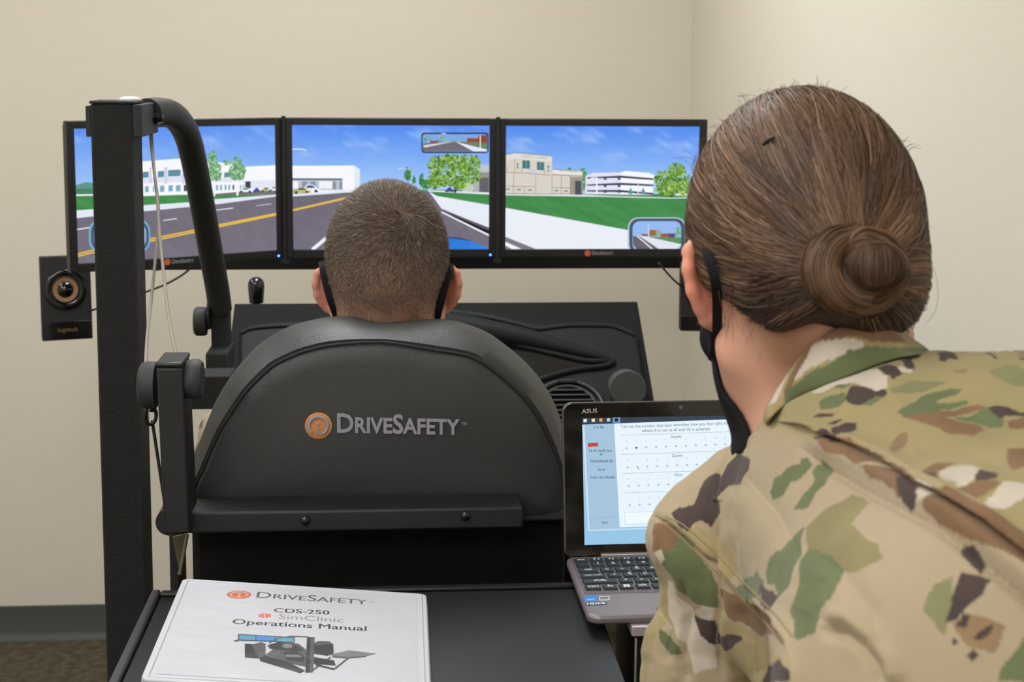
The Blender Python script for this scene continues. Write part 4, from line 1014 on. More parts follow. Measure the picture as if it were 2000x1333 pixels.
for x0_, x1_, yy in ((328,420,314),(292,474,505),(300,478,590),(366,424,660),(304,488,722),(398,440,1088)):
    x = x0_
    while x < x1_:
        wz = random.uniform(8, 17); hz = random.choice((9, 9, 13))
        pic.poly([Z1(x,yy-hz),Z1(x+wz,yy-hz-0.4),Z1(x+wz,yy+8),Z1(x,yy+8)], (114, 144, 168)); x += wz+random.choice((4, 4, 12))
pic.line([Z1(300,1052),Z1(515,1042)], 0.8, (140, 170, 194)); pic.line([Z1(310,470),Z1(480,465)], 0.6, (146, 176, 198))
pic.build('screen_image', screen_m, lap)
# ------------------------------------------------------------------ organic shapes: signed distance fields -> quads
def V3(v): return np.array(tuple(v), np.float32)
class Sdf:
    def __init__(s, k=0.02): s.p = []; s.k = k
    def cap(s, a, b, ra, rb=None, k=None):
        s.p.append(('c', V3(a), V3(b), float(ra), float(ra if rb is None else rb), s.k if k is None else k)); return s
    def ell(s, c, r, R=None, k=None):
        s.p.append(('e', V3(c), np.array(r, np.float32), None if R is None else np.array(R, np.float32), None, s.k if k is None else k)); return s
    def chain(s, pts, rs, k=None):
        for a, b, ra, rb in zip(pts[:-1], pts[1:], rs[:-1], rs[1:]): s.cap(a, b, ra, rb, k)
        return s
    def __call__(s, q):
        q = np.asarray(q, np.float32); d = None
        for t, a, b, c, e, k in s.p:
            if t == 'c':
                ba = b-a; L = float(ba@ba)+1e-12
                h = np.clip(((q-a)@ba)/L, 0, 1)
                x = np.linalg.norm(q-a-h[:, None]*ba, axis=1) - (c+(e-c)*h)
            else:
                l = q-a
                if c is not None: l = l@c              # world -> local (c = rotation, columns are local axes)
                k0 = np.linalg.norm(l/b, axis=1); k1 = np.linalg.norm(l/(b*b), axis=1)
                x = k0*(k0-1)/np.maximum(k1, 1e-6)
            if d is None: d = x
            elif k <= 0: d = np.minimum(d, x)
            else:
                h = np.maximum(k-np.abs(d-x), 0)/k
                d = np.minimum(d, x) - h*h*k*0.25
        return d

def surf(fn, lo, hi, h, S=6):
    lo = np.array(lo, float); hi = np.array(hi, float)
    nb = np.ceil((hi-lo)/(h*S)).astype(int)+1
    H = h*S
    g = np.stack(np.meshgrid(*[np.arange(n) for n in nb], indexing='ij'), -1).reshape(-1, 3)
    cc = lo + (g+0.5)*H - h*0.5
    dc = np.concatenate([fn(cc[i:i+400000]) for i in range(0, len(cc), 400000)])
    n = nb*S
    F = np.repeat(np.repeat(np.repeat(dc.reshape(nb), S, 0), S, 1), S, 2).astype(np.float32)
    act = g[np.abs(dc) < H*1.35]
    off = np.stack(np.meshgrid(*[np.arange(S)]*3, indexing='ij'), -1).reshape(-1, 3)
    for i in range(0, len(act), 1500):
        idx = (act[i:i+1500, None, :]*S + off[None]).reshape(-1, 3)
        F[idx[:, 0], idx[:, 1], idx[:, 2]] = fn(lo + idx*h)
    B = F < 0
    cnt = np.zeros(tuple(n-1), np.int8)
    cr = [(i, j, k) for i in (0, 1) for j in (0, 1) for k in (0, 1)]
    for i, j, k in cr: cnt += B[i:n[0]-1+i, j:n[1]-1+j, k:n[2]-1+k]
    ci = np.argwhere((cnt > 0) & (cnt < 8))
    cid = np.full(tuple(n-1), -1, np.int32); cid[ci[:, 0], ci[:, 1], ci[:, 2]] = np.arange(len(ci))
    acc = np.zeros((len(ci), 3)); num = np.zeros(len(ci))
    for a in cr:
        for ax in range(3):
            if a[ax] == 1: continue
            b = list(a); b[ax] = 1
            fa = F[ci[:, 0]+a[0], ci[:, 1]+a[1], ci[:, 2]+a[2]]; fb = F[ci[:, 0]+b[0], ci[:, 1]+b[1], ci[:, 2]+b[2]]
            m = (fa < 0) != (fb < 0)
            t = np.where(m, fa/np.where(m, fa-fb, 1), 0)
            p = np.array(a, float)[None] + t[:, None]*np.eye(3)[ax][None]
            acc[m] += p[m]; num[m] += 1
    v = lo + (ci + acc/num[:, None])*h
    faces = []
    for ax in range(3):
        u, w_ = (ax+1) % 3, (ax+2) % 3
        sl0 = [slice(None)]*3; sl1 = [slice(None)]*3; sl0[ax] = slice(0, -1); sl1[ax] = slice(1, None)
        e = B[tuple(sl0)] != B[tuple(sl1)]
        ei = np.argwhere(e)
        ok = (ei[:, u] > 0) & (ei[:, w_] > 0) & (ei[:, u] < n[u]-1) & (ei[:, w_] < n[w_]-1)
        ei = ei[ok]
        q = []
        for du, dw in ((-1, -1), (0, -1), (0, 0), (-1, 0)):
            c = ei.copy(); c[:, u] += du; c[:, w_] += dw
            q.append(cid[c[:, 0], c[:, 1], c[:, 2]])
        q = np.stack(q, 1)
        flip = ~B[ei[:, 0], ei[:, 1], ei[:, 2]]
        q[flip] = q[flip][:, ::-1]
        faces.append(q)
    f = np.concatenate(faces); f = f[(f >= 0).all(1)]
    return v, f

def vnormals(v, f):
    n = np.zeros_like(v)
    fn = np.cross(v[f[:, 2]]-v[f[:, 0]], v[f[:, 3]]-v[f[:, 1]])
    for k in range(4): np.add.at(n, f[:, k], fn)
    return n/np.maximum(np.linalg.norm(n, axis=1), 1e-9)[:, None]
def relax(v, f, it=2, lam=0.5):
    for _ in range(it):
        s = np.zeros_like(v); c = np.zeros(len(v))
        for k in range(4):
            a, b = f[:, k], f[:, (k+1) % 4]
            np.add.at(s, a, v[b]); np.add.at(c, a, 1); np.add.at(s, b, v[a]); np.add.at(c, b, 1)
        v = np.where((c > 0)[:, None], v*(1-lam) + lam*s/np.maximum(c, 1)[:, None], v)
    return v
def subdiv(v, f, sel):
    """split the selected quads in 4; neighbours of a split edge become n-gons"""
    sel_f = f[sel]; em = {}; nv = list(v)
    def mid(a, b):
        k = (a, b) if a < b else (b, a)
        if k not in em: em[k] = len(nv); nv.append((v[a]+v[b])*0.5)
        return em[k]
    out = []
    for q in sel_f.tolist():
        m = [mid(q[i], q[(i+1) % 4]) for i in range(4)]; c = len(nv); nv.append(v[q].mean(0))
        for i in range(4): out.append((q[i], m[i], c, m[i-1]))
    for q in f[~sel].tolist():
        r = []
        for i in range(4):
            a, b = q[i], q[(i+1) % 4]; r.append(a)
            k = (a, b) if a < b else (b, a)
            if k in em: r.append(em[k])
        out.append(tuple(r))
    return np.array(nv), out
def np_mesh(name, v, f, m, parent=None, col=None, loc=None, smooth=True):
    o0 = np.array(origin_of(parent)) if parent is not None else np.array(loc if loc is not None else (0, 0, 0), float)
    me = bpy.data.meshes.new(name)
    me.from_pydata((np.asarray(v)-o0).tolist(), [], f.tolist() if isinstance(f, np.ndarray) else f)
    if smooth: me.polygons.foreach_set('use_smooth', np.ones(len(me.polygons), bool))
    if col is not None:
        ca = me.color_attributes.new('Col', 'FLOAT_COLOR', 'POINT')
        arr = np.ones((len(v), 4), np.float32); arr[:, :3] = s2l(np.clip(col, 0, 255)); ca.data.foreach_set('color', arr.ravel())
    o = link(name, me, m, parent)
    if parent is None and loc is not None: o.location = loc
    return o
def vnoise(p, sc, seed=0):
    """cheap smooth value noise in 3D, about -1..1"""
    q = np.asarray(p)*sc + seed*17.31; i = np.floor(q).astype(np.int64); t = q-i; t = t*t*(3-2*t)
    def hsh(a): 
        n = (a[:, 0]*73856093) ^ (a[:, 1]*19349663) ^ (a[:, 2]*83492791) ^ (seed*2654435)
        n = (n ^ (n >> 13))*1274126177 & 0x7fffffff
        return (n % 65536)/32768.0-1
    r = 0
    for dx in (0, 1):
        for dy in (0, 1):
            for dz in (0, 1):
                w_ = (t[:, 0] if dx else 1-t[:, 0])*(t[:, 1] if dy else 1-t[:, 1])*(t[:, 2] if dz else 1-t[:, 2])
                r = r + w_*hsh(i+np.array([dx, dy, dz]))
    return r
def fbm(p, sc, seed=0, o=3):
    return sum(vnoise(p, sc*2**k, seed+k)*0.5**k for k in range(o))

TAN, OLV, GRN, BRN, DRK, CRM = [np.array(c, float) for c in ((170, 153, 127), (159, 143, 102), (103, 111, 77), (128, 99, 72), (74, 61, 58), (196, 184, 168))]
def camo(p, seed=0):
    """woodland-desert camouflage print over points"""
    q = np.asarray(p)*np.array([1, 1, 1.6])
    c = np.where((fbm(q, 5, seed+1)[:, None] > 0), TAN, OLV)
    w1 = np.clip((fbm(q, 9, seed+5)-0.14)*14, 0, 1)[:, None]; c = c*(1-w1) + GRN*w1
    w2 = np.clip((fbm(q, 10, seed+11)-0.28)*14, 0, 1)[:, None]; c = c*(1-w2) + BRN*w2
    w3 = np.clip((fbm(q, 16, seed+23)-0.50)*24, 0, 1)[:, None]; c = c*(1-w3) + CRM*w3
    w4 = np.clip((fbm(q, 19, seed+31)-0.46)*24, 0, 1)[:, None]; c = c*(1-w4) + DRK*w4
    return c

skin_m = mat('skin', (205, 150, 125), 0.5, attr='Col', sss=0.12, spec=0.35, bump=(500, 0.08, 0.0008))
camo_m = mat('camo_cloth', (180, 160, 120), 0.85, attr='Col', spec=0.2, bump=(1100, 0.25, 0.0008), sheen=0.1)
hair_m = mat('brown_hair', (90, 66, 50), 0.5, attr='Col', spec=0.28)
mask_m = mat('black_mask', (22, 22, 24), 0.85, bump=(900, 0.3, 0.0006), spec=0.2)
boot_m = mat('tan_boot', (150, 124, 90), 0.8, bump=(300, 0.3, 0.001))

def head_sdf(S, o, R, neck_to, rn0=0.054, rn1=0.058, w_=1.0, ear_out=0.62, crown=(0.079, 0.100, 0.100), ear_k=0.004, ear_z=-0.012):
    R = np.array(R, np.float32); o = V3(o)
    T = lambda p: o + R@np.array(p, np.float32)
    S.ell(T((0, -0.014, 0.030)), crown, R, 0.01)
    S.ell(T((0, 0.030, -0.020)), (0.066*w_, 0.070, 0.092), R, 0.03)
    S.ell(T((0, 0.048, -0.072)), (0.046*w_, 0.046, 0.040), R, 0.03)
    for sx_ in (-1, 1):
        S.cap(T((sx_*0.058*w_, 0.0, -0.05)), T((sx_*0.030*w_, 0.06, -0.092)), 0.016, 0.014, 0.025)   # jaw
        S.ell(T((sx_*0.034, 0.086, 0.020)), (0.022, 0.012, 0.008), R, 0.012)                          # brow
        S.ell(T((sx_*0.040, 0.074, -0.028)), (0.022, 0.018, 0.016), R, 0.015)                          # cheek
    S.cap(T((0, 0.094, 0.008)), T((0, 0.112, -0.026)), 0.008, 0.012, 0.012)                            # nose
    S.ell(T((0, 0.096, -0.056)), (0.024, 0.008, 0.005), R, 0.008); S.ell(T((0, 0.094, -0.066)), (0.020, 0.008, 0.006), R, 0.008)
    S.cap(T((0, -0.028, -0.045)), neck_to, rn0, rn1, 0.03)
    for sx_ in (-1, 1):
        A = np.array((sx_*ear_out, -math.sqrt(1-ear_out**2), 0), np.float32); Bv = np.array((0, -0.14, 0.99), np.float32)
        Nn = np.cross(A, Bv)
        b0 = np.array((sx_*0.073*w_, 0.006, ear_z), np.float32)
        E = lambda a, b: T(b0 + A*a + Bv*b)
        rim = [E(-0.004, 0.012), E(0.004, 0.026), E(0.014, 0.031), E(0.024, 0.024), E(0.0275, 0.010), E(0.025, -0.006), E(0.017, -0.018), E(0.009, -0.026), E(0.003, -0.030)]
        S.chain(rim, [0.004, 0.0044, 0.0046, 0.0048, 0.0046, 0.0044, 0.0045, 0.0058, 0.005], ear_k)
        S.ell(T(b0 + A*0.012 + Bv*0.002 - Nn*0.0), (0.016, 0.026, 0.0034), R@np.stack([A, Bv, Nn/np.linalg.norm(Nn)], 1), ear_k)
        S.ell(T(b0 + A*0.006), (0.010, 0.018, 0.006), R@np.stack([A, Bv, Nn/np.linalg.norm(Nn)], 1), 0.008)
    return T

def hand_sdf(S, w, fwd, up_, side):
    """w wrist, fwd finger direction, up_ back of the hand, side = thumb direction"""
    w, fwd, up_, side = V3(w), V3(fwd)/np.linalg.norm(V3(fwd)), V3(up_), V3(side)
    E = lambda f, s, u: w + fwd*f + side*s + up_*u
    S.chain([E(0.0, 0, 0), E(0.04, 0.004, 0.002), E(0.082, 0.0, 0.0)], [0.024, 0.027, 0.022], 0.015)
    S.cap(E(0.045, 0.02, 0), E(0.080, 0.024, 0), 0.014, 0.012, 0.012); S.cap(E(0.045, -0.02, 0), E(0.078, -0.026, 0), 0.014, 0.011, 0.012)
    for s_, L, r in ((0.027, 0.066, 0.0088), (0.009, 0.076, 0.0092), (-0.009, 0.070, 0.0088), (-0.026, 0.054, 0.0078)):
        a = E(0.082, s_, 0.0); b = E(0.082+L*0.5, s_*1.08, -0.008); c = E(0.082+L*0.78, s_*1.1, -0.022); d = E(0.082+L*0.92, s_*1.1, -0.038)
        S.chain([a, b, c, d], [r, r*0.95, r*0.9, r*0.8], 0.003)
    S.chain([E(0.018, 0.020, -0.004), E(0.045, 0.046, -0.012), E(0.072, 0.054, -0.02), E(0.092, 0.054, -0.028)], [0.015, 0.0115, 0.0095, 0.008], 0.008)

def ribbons(name, paths, widths, cols, nrm_fn, m, parent):
    """paths (n,k,3) strands as flat tapered ribbons facing along nrm (n,k,3)"""
    n, k, _ = paths.shape
    tg = np.gradient(paths, axis=1); tg /= np.maximum(np.linalg.norm(tg, axis=2, keepdims=True), 1e-9)
    sd = np.cross(tg, nrm_fn); sd /= np.maximum(np.linalg.norm(sd, axis=2, keepdims=True), 1e-9)
    prof = np.ones(k); prof[-1] = 0.25; prof[0] = 0.6
    wv = widths[:, None, None]*prof[None, :, None]*0.5
    v = np.stack([paths-sd*wv, paths+sd*wv], 2).reshape(-1, 3)
    base = (np.arange(n)[:, None]*k + np.arange(k-1)[None]).reshape(-1)*2
    f = np.stack([base, base+1, base+3, base+2], 1)
    c = np.repeat(cols, k*2, axis=0)
    o = np_mesh(name, v, f, m, parent, c)
    o['kind'] = 'stuff'
    return o

def Rz(a): return np.array(Matrix.Rotation(a, 3, 'Z'))
def Rx(a): return np.array(Matrix.Rotation(a, 3, 'X'))
def Ry(a): return np.array(Matrix.Rotation(a, 3, 'Y'))
rad = math.radians

# ================================================================== seated person
HM = P(757, 549, 1.93); RH = Rz(rad(-1.0))@Rx(rad(-2))
mx, my = HM.x, HM.y
neckb = (mx-0.004, my-0.040, 1.235)
def torso_m(S, g):
    for sx_ in (-1, 1):
        sh = (mx+(-0.188 if sx_ < 0 else 0.160), my+0.02, 1.165); el = (mx+(-0.250 if sx_ < 0 else 0.185), my+0.14, 1.06); wr = (swc.x+sx_*0.165, swc.y-0.045, swc.z+0.02)
        S.cap((mx+sx_*0.03, my-0.02, 1.225), sh, 0.045+g, 0.055+g, 0.04)
        S.chain([sh, el, (wr[0], wr[1]-0.05, wr[2]-0.02)], [0.057+g, 0.047+g, 0.034+g], 0.02)
        hp = (mx+sx_*0.095, my+0.10, 0.775); kn = (mx+sx_*0.15, 2.40, 0.80); an = (mx+sx_*0.14, 2.47, 0.32)
        if g == 0: S.chain([hp, kn, an], [0.075, 0.055, 0.036], 0.02)
    S.ell((mx, my+0.035, 1.06), (0.165+g, 0.098+g, 0.19+g), None, 0.05)
    S.ell((mx, my+0.055, 0.88), (0.150+g, 0.105+g, 0.17+g), None, 0.05)
    S.ell((mx, my+0.075, 0.775), (0.165+g, 0.115+g, 0.10), None, 0.05)
    return S
SB = Sdf(0.02)
TH = head_sdf(SB, HM, RH, neckb, 0.057, 0.062, 1.02, ear_out=0.82, crown=(0.0815, 0.102, 0.105))
torso_m(SB, 0.0)
for sx_ in (-1, 1):
    wr = Vector((swc.x+sx_*0.165, swc.y-0.075, swc.z+0.01))
    hand_sdf(SB, tuple(wr), (0.0, 0.86, 0.5), (0.0, -0.5, 0.86), (-sx_*1.0, 0, 0))
    S_ = SB
    fo = (mx+sx_*0.14, 2.47, 0.28)
v, f = surf(SB, (mx-0.40, my-0.2, 0.24), (mx+0.40, 2.62, 1.56), 0.0036)
nv_ = vnormals(v, f)
L_ = (v - np.array(HM)) @ np.array(RH)                 # head-local coordinates
skin = np.tile(np.array((212, 158, 132), float), (len(v), 1))
ear = np.exp(-((np.abs(L_[:, 0])-0.092)/0.014)**2 - ((L_[:, 2]+0.012)/0.045)**2)[:, None]
skin = skin*(1-0.75*ear) + np.array((226, 146, 130))*0.75*ear
def scalp_w(Lc):
    back = np.clip((Lc[:, 2]+0.066+0.014*vnoise(Lc, 60, 3))/0.055, 0, 1)
    side = np.clip((Lc[:, 2]-0.0+ (0.055-Lc[:, 1])*0.9 - 0.02)/0.05, 0, 1)
    front = np.clip((0.078 + (Lc[:, 2]-0.06)*0.4 - Lc[:, 1])/0.02, 0, 1)
    notear = np.clip((0.0845-np.abs(Lc[:, 0]))/0.003, 0, 1)*1.0
    high = (Lc[:, 2] > 0.03)
    return back*side*front*np.maximum(notear, high)
sw_ = scalp_w(L_)
top_ = np.clip((L_[:, 2]-0.0)/0.09, 0, 1)
dens = sw_*(0.62+0.28*top_)
dens *= 1 + 0.25*vnoise(L_, 45, 8)
dens = np.clip(dens + 0.22*sw_*np.exp(-((L_[:, 0]/0.045)**2) - ((L_[:, 2]+0.035)/0.03)**2), 0, 0.95)
scol = np.array((100, 83, 70), float)
colr = skin*(1-dens[:, None]) + scol*dens[:, None]
man = np_mesh('person', v, f, skin_m, None, colr, loc=(mx, my+0.05, 0.68))
tag(man, 'person with short cropped brown hair sitting in the driver seat, seen from behind', 'person')
# cropped hair, whorl at the crown
wp = None
bv = BVHTree.FromPolygons(v.tolist(), f.tolist())
hit = bv.ray_cast(CAM, (P(792, 418, 1.9)-CAM).normalized())
wl = (np.array(hit[0])-np.array(HM))@np.array(RH)
prob = sw_*np.where(L_[:, 2] > -0.2, 1, 0)*(0.35+0.65*np.clip((L_[:, 2]+0.05)/0.10, 0, 1))
fc = f[RNG.choice(len(f), 90000, p=(prob[f].mean(1)/prob[f].mean(1).sum()))]
wts = RNG.dirichlet(np.ones(4), len(fc))
pt = (v[fc]*wts[:, :, None]).sum(1); nn = (nv_[fc]*wts[:, :, None]).sum(1); nn /= np.linalg.norm(nn, axis=1)[:, None]
Lp = (pt-np.array(HM))@np.array(RH); ln_ = nn@np.array(RH)
rel = Lp-wl; rt = rel - ln_*(rel*ln_).sum(1)[:, None]; dist = np.linalg.norm(rel, axis=1)
rt /= np.maximum(np.linalg.norm(rt, axis=1), 1e-6)[:, None]
spin = np.cross(ln_, rt)
flow = rt*0.9 + spin*(0.75*np.exp(-dist/0.05))[:, None]*-1.0
down = np.array((0, -0.2, -1.0)); wz = np.clip((0.02-Lp[:, 2])/0.06, 0, 1)[:, None]
flow = flow*(1-wz) + (down - ln_*(ln_@down)[:, None])*wz
fwd = np.array((0, 1.0, 0.1)); wf = np.clip((Lp[:, 1]-0.0)/0.06, 0, 1)[:, None]
flow = flow*(1-wf) + (fwd - ln_*(ln_@fwd)[:, None])*wf
flow += RNG.normal(0, 0.22, flow.shape); flow /= np.linalg.norm(flow, axis=1)[:, None]
hl = (0.0028 + 0.0075*np.clip((Lp[:, 2]-0.0)/0.085, 0, 1))*RNG.uniform(0.7, 1.2, len(Lp))
lift = (0.28 + 0.35*np.clip((Lp[:, 2]-0.06)/0.05, 0, 1)*np.clip((Lp[:, 1]+0.03)/0.05, 0, 1))
d0 = flow + ln_*lift[:, None]; d0 /= np.linalg.norm(d0, axis=1)[:, None]
d1 = flow + ln_*(lift*0.5)[:, None]; d1 /= np.linalg.norm(d1, axis=1)[:, None]
pth = np.stack([Lp - ln_*0.0006, Lp + d0*(hl*0.5)[:, None], Lp + d0*(hl*0.5)[:, None] + d1*(hl*0.5)[:, None]], 1)
pthw = np.array(HM) + pth@np.array(RH).T
hc = np.array((100, 84, 72), float) + RNG.normal(0, 17, (len(Lp), 1)) + RNG.choice([0, 0, 0, 0, 0, 62], (len(Lp), 1))
vd = (np.array(CAM) - pthw); vd /= np.linalg.norm(vd, axis=2, keepdims=True)
nr = np.repeat(nn[:, None], 3, 1)*0.7 + RNG.normal(0, 0.5, (len(Lp), 1, 3))
ribbons('hair', pthw, np.full(len(Lp), 0.00034), hc, nr, hair_m, man)
# uniform
SJ = torso_m(Sdf(0.02), 0.013)
fn_j = lambda q: np.maximum(SJ(q), np.minimum(-(np.linalg.norm((q-np.array((mx-0.004, my-0.045, 1.27), np.float32))/np.array((0.066, 0.070, 0.055), np.float32), axis=1)-1)*0.06, 1))
v, f = surf(fn_j, (mx-0.42, my-0.2, 0.66), (mx+0.42, 2.35, 1.34), 0.006)
v = v + vnormals(v, f)*(0.004*fbm(v, 18, 4))[:, None]
np_mesh('jacket', v, f, camo_m, man, camo(v, 7))
ST = Sdf(0.02)
for sx_ in (-1, 1):
    hp = (mx+sx_*0.095, my+0.10, 0.775); kn = (mx+sx_*0.15, 2.40, 0.80); an = (mx+sx_*0.14, 2.47, 0.30)
    ST.chain([hp, kn, an], [0.088, 0.068, 0.055], 0.02)
ST.ell((mx, my+0.075, 0.77), (0.176, 0.126, 0.105), None, 0.04)
v, f = surf(ST, (mx-0.36, my-0.14, 0.2), (mx+0.36, 2.6, 0.95), 0.009)
np_mesh('trousers', v, f, camo_m, man, camo(v, 9))
for sx_ in (-1, 1):
    SF = Sdf(0.02); SF.chain([(mx+sx_*0.14, 2.47, 0.36), (mx+sx_*0.14, 2.475, 0.24)], [0.052, 0.046]); SF.cap((mx+sx_*0.14, 2.45, 0.215), (mx+sx_*0.15, 2.58, 0.208), 0.036, 0.03)
    fnb = lambda q: np.maximum(SF(q), 0.182-q[:, 2])
    v, f = surf(fnb, (mx+sx_*0.14-0.09, 2.36, 0.15), (mx+sx_*0.14+0.1, 2.66, 0.45), 0.007)
    np_mesh('boot', v, f, boot_m, man)
# mask shell and straps
def mask_for(S, o, R, hi_z, rear, parent, h=0.003, bias=0.0):
    o_, R_ = V3(o), np.array(R, np.float32)
    def fn(q):
        d = S(q); l = (q-o_)@R_
        reg = np.maximum.reduce([l[:, 2]-(hi_z+0.25*np.clip(l[:, 1]-0.05, 0, 1)), rear(l)-l[:, 1], -0.122-l[:, 2]])
        return np.maximum.reduce([d-0.0055, -(d-0.0005), reg])
    c = o_ + R_@np.array((0, 0.05, -0.06), np.float32)
    v, f = surf(fn, c-0.14, c+0.14, h)
    v = relax(v, f, 1, 0.4)
    return np_mesh('face_mask', v, f, mask_m, parent)
mask_for(SB, HM, RH, -0.012, lambda l: 0.022+0.0*l[:, 2], man, 0.004)
def strap_band(pts, wd, parent, out):
    p = catmull(pts, 6); mb = MB(); v = []; f = []
    for i, q in enumerate(p):
        t = (p[min(i+1, len(p)-1)]-p[max(i-1, 0)]).normalized(); sd = t.cross(Vector(out)).normalized(); up = sd.cross(t)
        for a, b in ((-1, -1), (1, -1), (1, 1), (-1, 1)): v.append(q + sd*wd*0.5*a + up*0.0008*b)
    for i in range(len(p)-1):
        for k in range(4): f.append((i*4+k, i*4+(k+1) % 4, (i+1)*4+(k+1) % 4, (i+1)*4+k))
    f += [(3, 2, 1, 0), tuple(range(len(v)-4, len(v)))]
    mb.add(v, f); return mb.build('mask_strap', mask_m, parent, smooth=50)
dirc = (CAM-HM).normalized()
def on(px, py, d): return P(px, py, d)
strap_band([P(629, 511, 1.925), P(632, 525, 1.898), P(639, 560, 1.885), P(648, 590, 1.885), P(657, 615, 1.895), P(668, 650, 1.93)], 0.0110, man, tuple(dirc))
strap_band([P(879, 516, 1.925), P(876, 530, 1.898), P(867, 565, 1.885), P(860, 592, 1.885), P(853, 618, 1.895), P(845, 650, 1.93)], 0.0110, man, tuple(dirc))
gl = MB()
for a in ([(637, 522, 1.93), (642, 533, 1.905), (645, 543, 1.897)], [(868, 522, 1.93), (861, 536, 1.905), (856, 546, 1.897)]):
    gl.tube([P(*q) for q in a], 0.0011, 8)
for sx_ in (-1, 1):
    gl.tube([Vector(TH((sx_*0.082, 0.0, 0.012)).tolist()), Vector(TH((sx_*0.078, 0.06, 0.012)).tolist()), Vector(TH((sx_*0.066, 0.108, 0.010)).tolist())], 0.0011, 8)
    cc = TH((sx_*0.034, 0.112, 0.002))
    gl.tube([Vector((cc + np.array(RH)@np.array((0.026*math.cos(a*math.pi/10), 0, 0.019*math.sin(a*math.pi/10)))).tolist()) for a in range(21)], 0.0011, 8)
gl.build('eyeglasses', gold_m, man, smooth=80)
for sx_ in (-1, 1):
    c = Vector(TH((sx_*0.034, 0.081, 0.002)).tolist())
    MB().lathe(c, Vector(np.array(RH)@np.array((0, 0.012, 0))), [(0.011, 0), (0.010, 0.5), (0.005, 0.9), (0.001, 1)], 16).build('eye', mat('eye_white', (225, 220, 214), 0.2), man, smooth=80)
# ================================================================== leaning person
HW = P(1572, 548, 1.065)
RW = Rz(rad(1.0))@Rx(rad(-20))@Ry(rad(-5))
WN = P(1615, 800, 1.055)
SW = Sdf(0.02)
TW = head_sdf(SW, HW, RW, tuple(WN), 0.052, 0.056, 0.97, ear_out=0.72, crown=(0.076, 0.098, 0.100), ear_z=0.004)
hipc = Vector((0.50, 0.60, 0.98))
Ls = P(1428, 1055, 1.13); Rs = P(2170, 856, 0.86); Le = P(1375, 1470, 1.20); Re = Vector((0.66, 0.86, 1.17))
Lw = Vector((0.37, 1.40, 1.137)); Rw = Vector((0.63, 1.06, 1.0))
def torso_w(S, g, leg=False):
    S.cap(Ls, P(1645, 880, 1.04), 0.044+g, 0.045+g, 0.035)
    S.cap(P(1700, 884, 1.0), Rs, 0.053+g, 0.049+g, 0.03)
    S.cap(P(1720, 1035, 0.99), P(1995, 1370, 0.80), 0.092+g, 0.118+g, 0.045)
    S.cap(P(1800, 960, 0.95), P(2150, 1050, 0.86), 0.070+g, 0.080+g, 0.04)
    S.cap(P(1560, 1080, 1.13), P(1850, 1420, 1.0), 0.075+g, 0.10+g, 0.05)
    S.cap(P(1995, 1360, 0.80), hipc, 0.112+g, 0.135+g, 0.06)
    S.chain([Ls, P(1392, 1330, 1.165), Le], [0.044+g, 0.046+g, 0.042+g], 0.02)
    S.chain([Le, Lw - Vector((0, 0.03, 0))], [0.042+g, 0.028+g], 0.02)
    S.chain([Rs, Re, Rw], [0.048+g, 0.040+g, 0.028+g], 0.02)
    return S
torso_w(SW, -0.006)
for s_ in (-1, 1):
    hp = Vector((0.50+s_*0.085, 0.60, 0.95)); kn = Vector((0.51+s_*0.09, 0.62, 0.50)); an = Vector((0.51+s_*0.095, 0.57, 0.12))
    SW.chain([hp, kn, an], [0.078, 0.055, 0.036], 0.03)
hand_sdf(SW, tuple(Lw), (0.12, 0.99, -0.02), (0, 0.02, 1.0), (0.99, -0.12, 0))
hand_sdf(SW, tuple(Rw), (-0.05, 0.55, -0.83), (0.9, 0.3, 0.2), (-0.3, 0.75, 0.55))
v, f = surf(SW, (0.10, 0.38, 0.08), (0.76, 1.60, 1.76), 0.0031)
bvw = BVHTree.FromPolygons(v.tolist(), f.tolist())
L_ = (v - np.array(HW)) @ RW
skin = np.tile(np.array((214, 162, 138), float), (len(v), 1))
ear = np.exp(-((np.abs(L_[:, 0])-0.086)/0.016)**2 - ((L_[:, 2]-0.004)/0.04)**2 - ((L_[:, 1]+0.02)/0.03)**2)[:, None]
skin = skin*(1-0.8*ear) + np.array((228, 138, 116))*0.8*ear
# fine short hairs tint the nape below the hairline
nape = np.clip((L_[:, 2]+0.115)/0.05, 0, 1)*np.clip((-0.030-L_[:, 1])/0.02, 0, 1)*np.clip(0.6+0.6*vnoise(L_, 40, 2), 0, 1)
skin = skin*(1-0.55*nape[:, None]) + np.array((118, 84, 62))*0.55*nape[:, None]
woman = np_mesh('person', v, f, skin_m, None, skin, loc=(0.51, 0.58, 0.0))
tag(woman, 'person with brown hair in a bun and camouflage jacket leaning towards the laptop', 'person')

# ---------------- hair volume
SHR = Sdf(0.02)
SHR.ell(TW((0, -0.014, 0.034)), (0.0835, 0.108, 0.106), RW)
SHR.ell(TW((0, -0.070, -0.022)), (0.056, 0.042, 0.052), RW, 0.03)
o_, R_ = V3(HW), RW.astype(np.float32)
def hair_fn(q):
    l = (q-o_)@R_
    cut = -(l[:, 2]-0.014-0.86*l[:, 1]+0.10*np.abs(l[:, 0]))*0.74
    cut = np.maximum(cut, (-0.040-0.022*np.clip((l[:, 0]+0.025)/0.04, 0, 1)-l[:, 2]-0.15*np.abs(l[:, 0])))
    d = SHR(q)
    h_ = np.maximum(0.012-np.abs(d-cut), 0)/0.012
    return np.maximum(d, cut) + h_*h_*0.012*0.25
v, f = surf(hair_fn, V3(HW)-0.19, V3(HW)+0.19, 0.0034)
v = relax(v, f, 1, 0.5)
hcol = np.tile(np.array((58, 42, 33), float), (len(v), 1))
hair_o = np_mesh('hair', v, f, hair_m, woman, hcol)
hv, hf = v, f
hn = vnormals(v, f)
BUN = TW((-0.003, -0.122, -0.016)).astype(float)
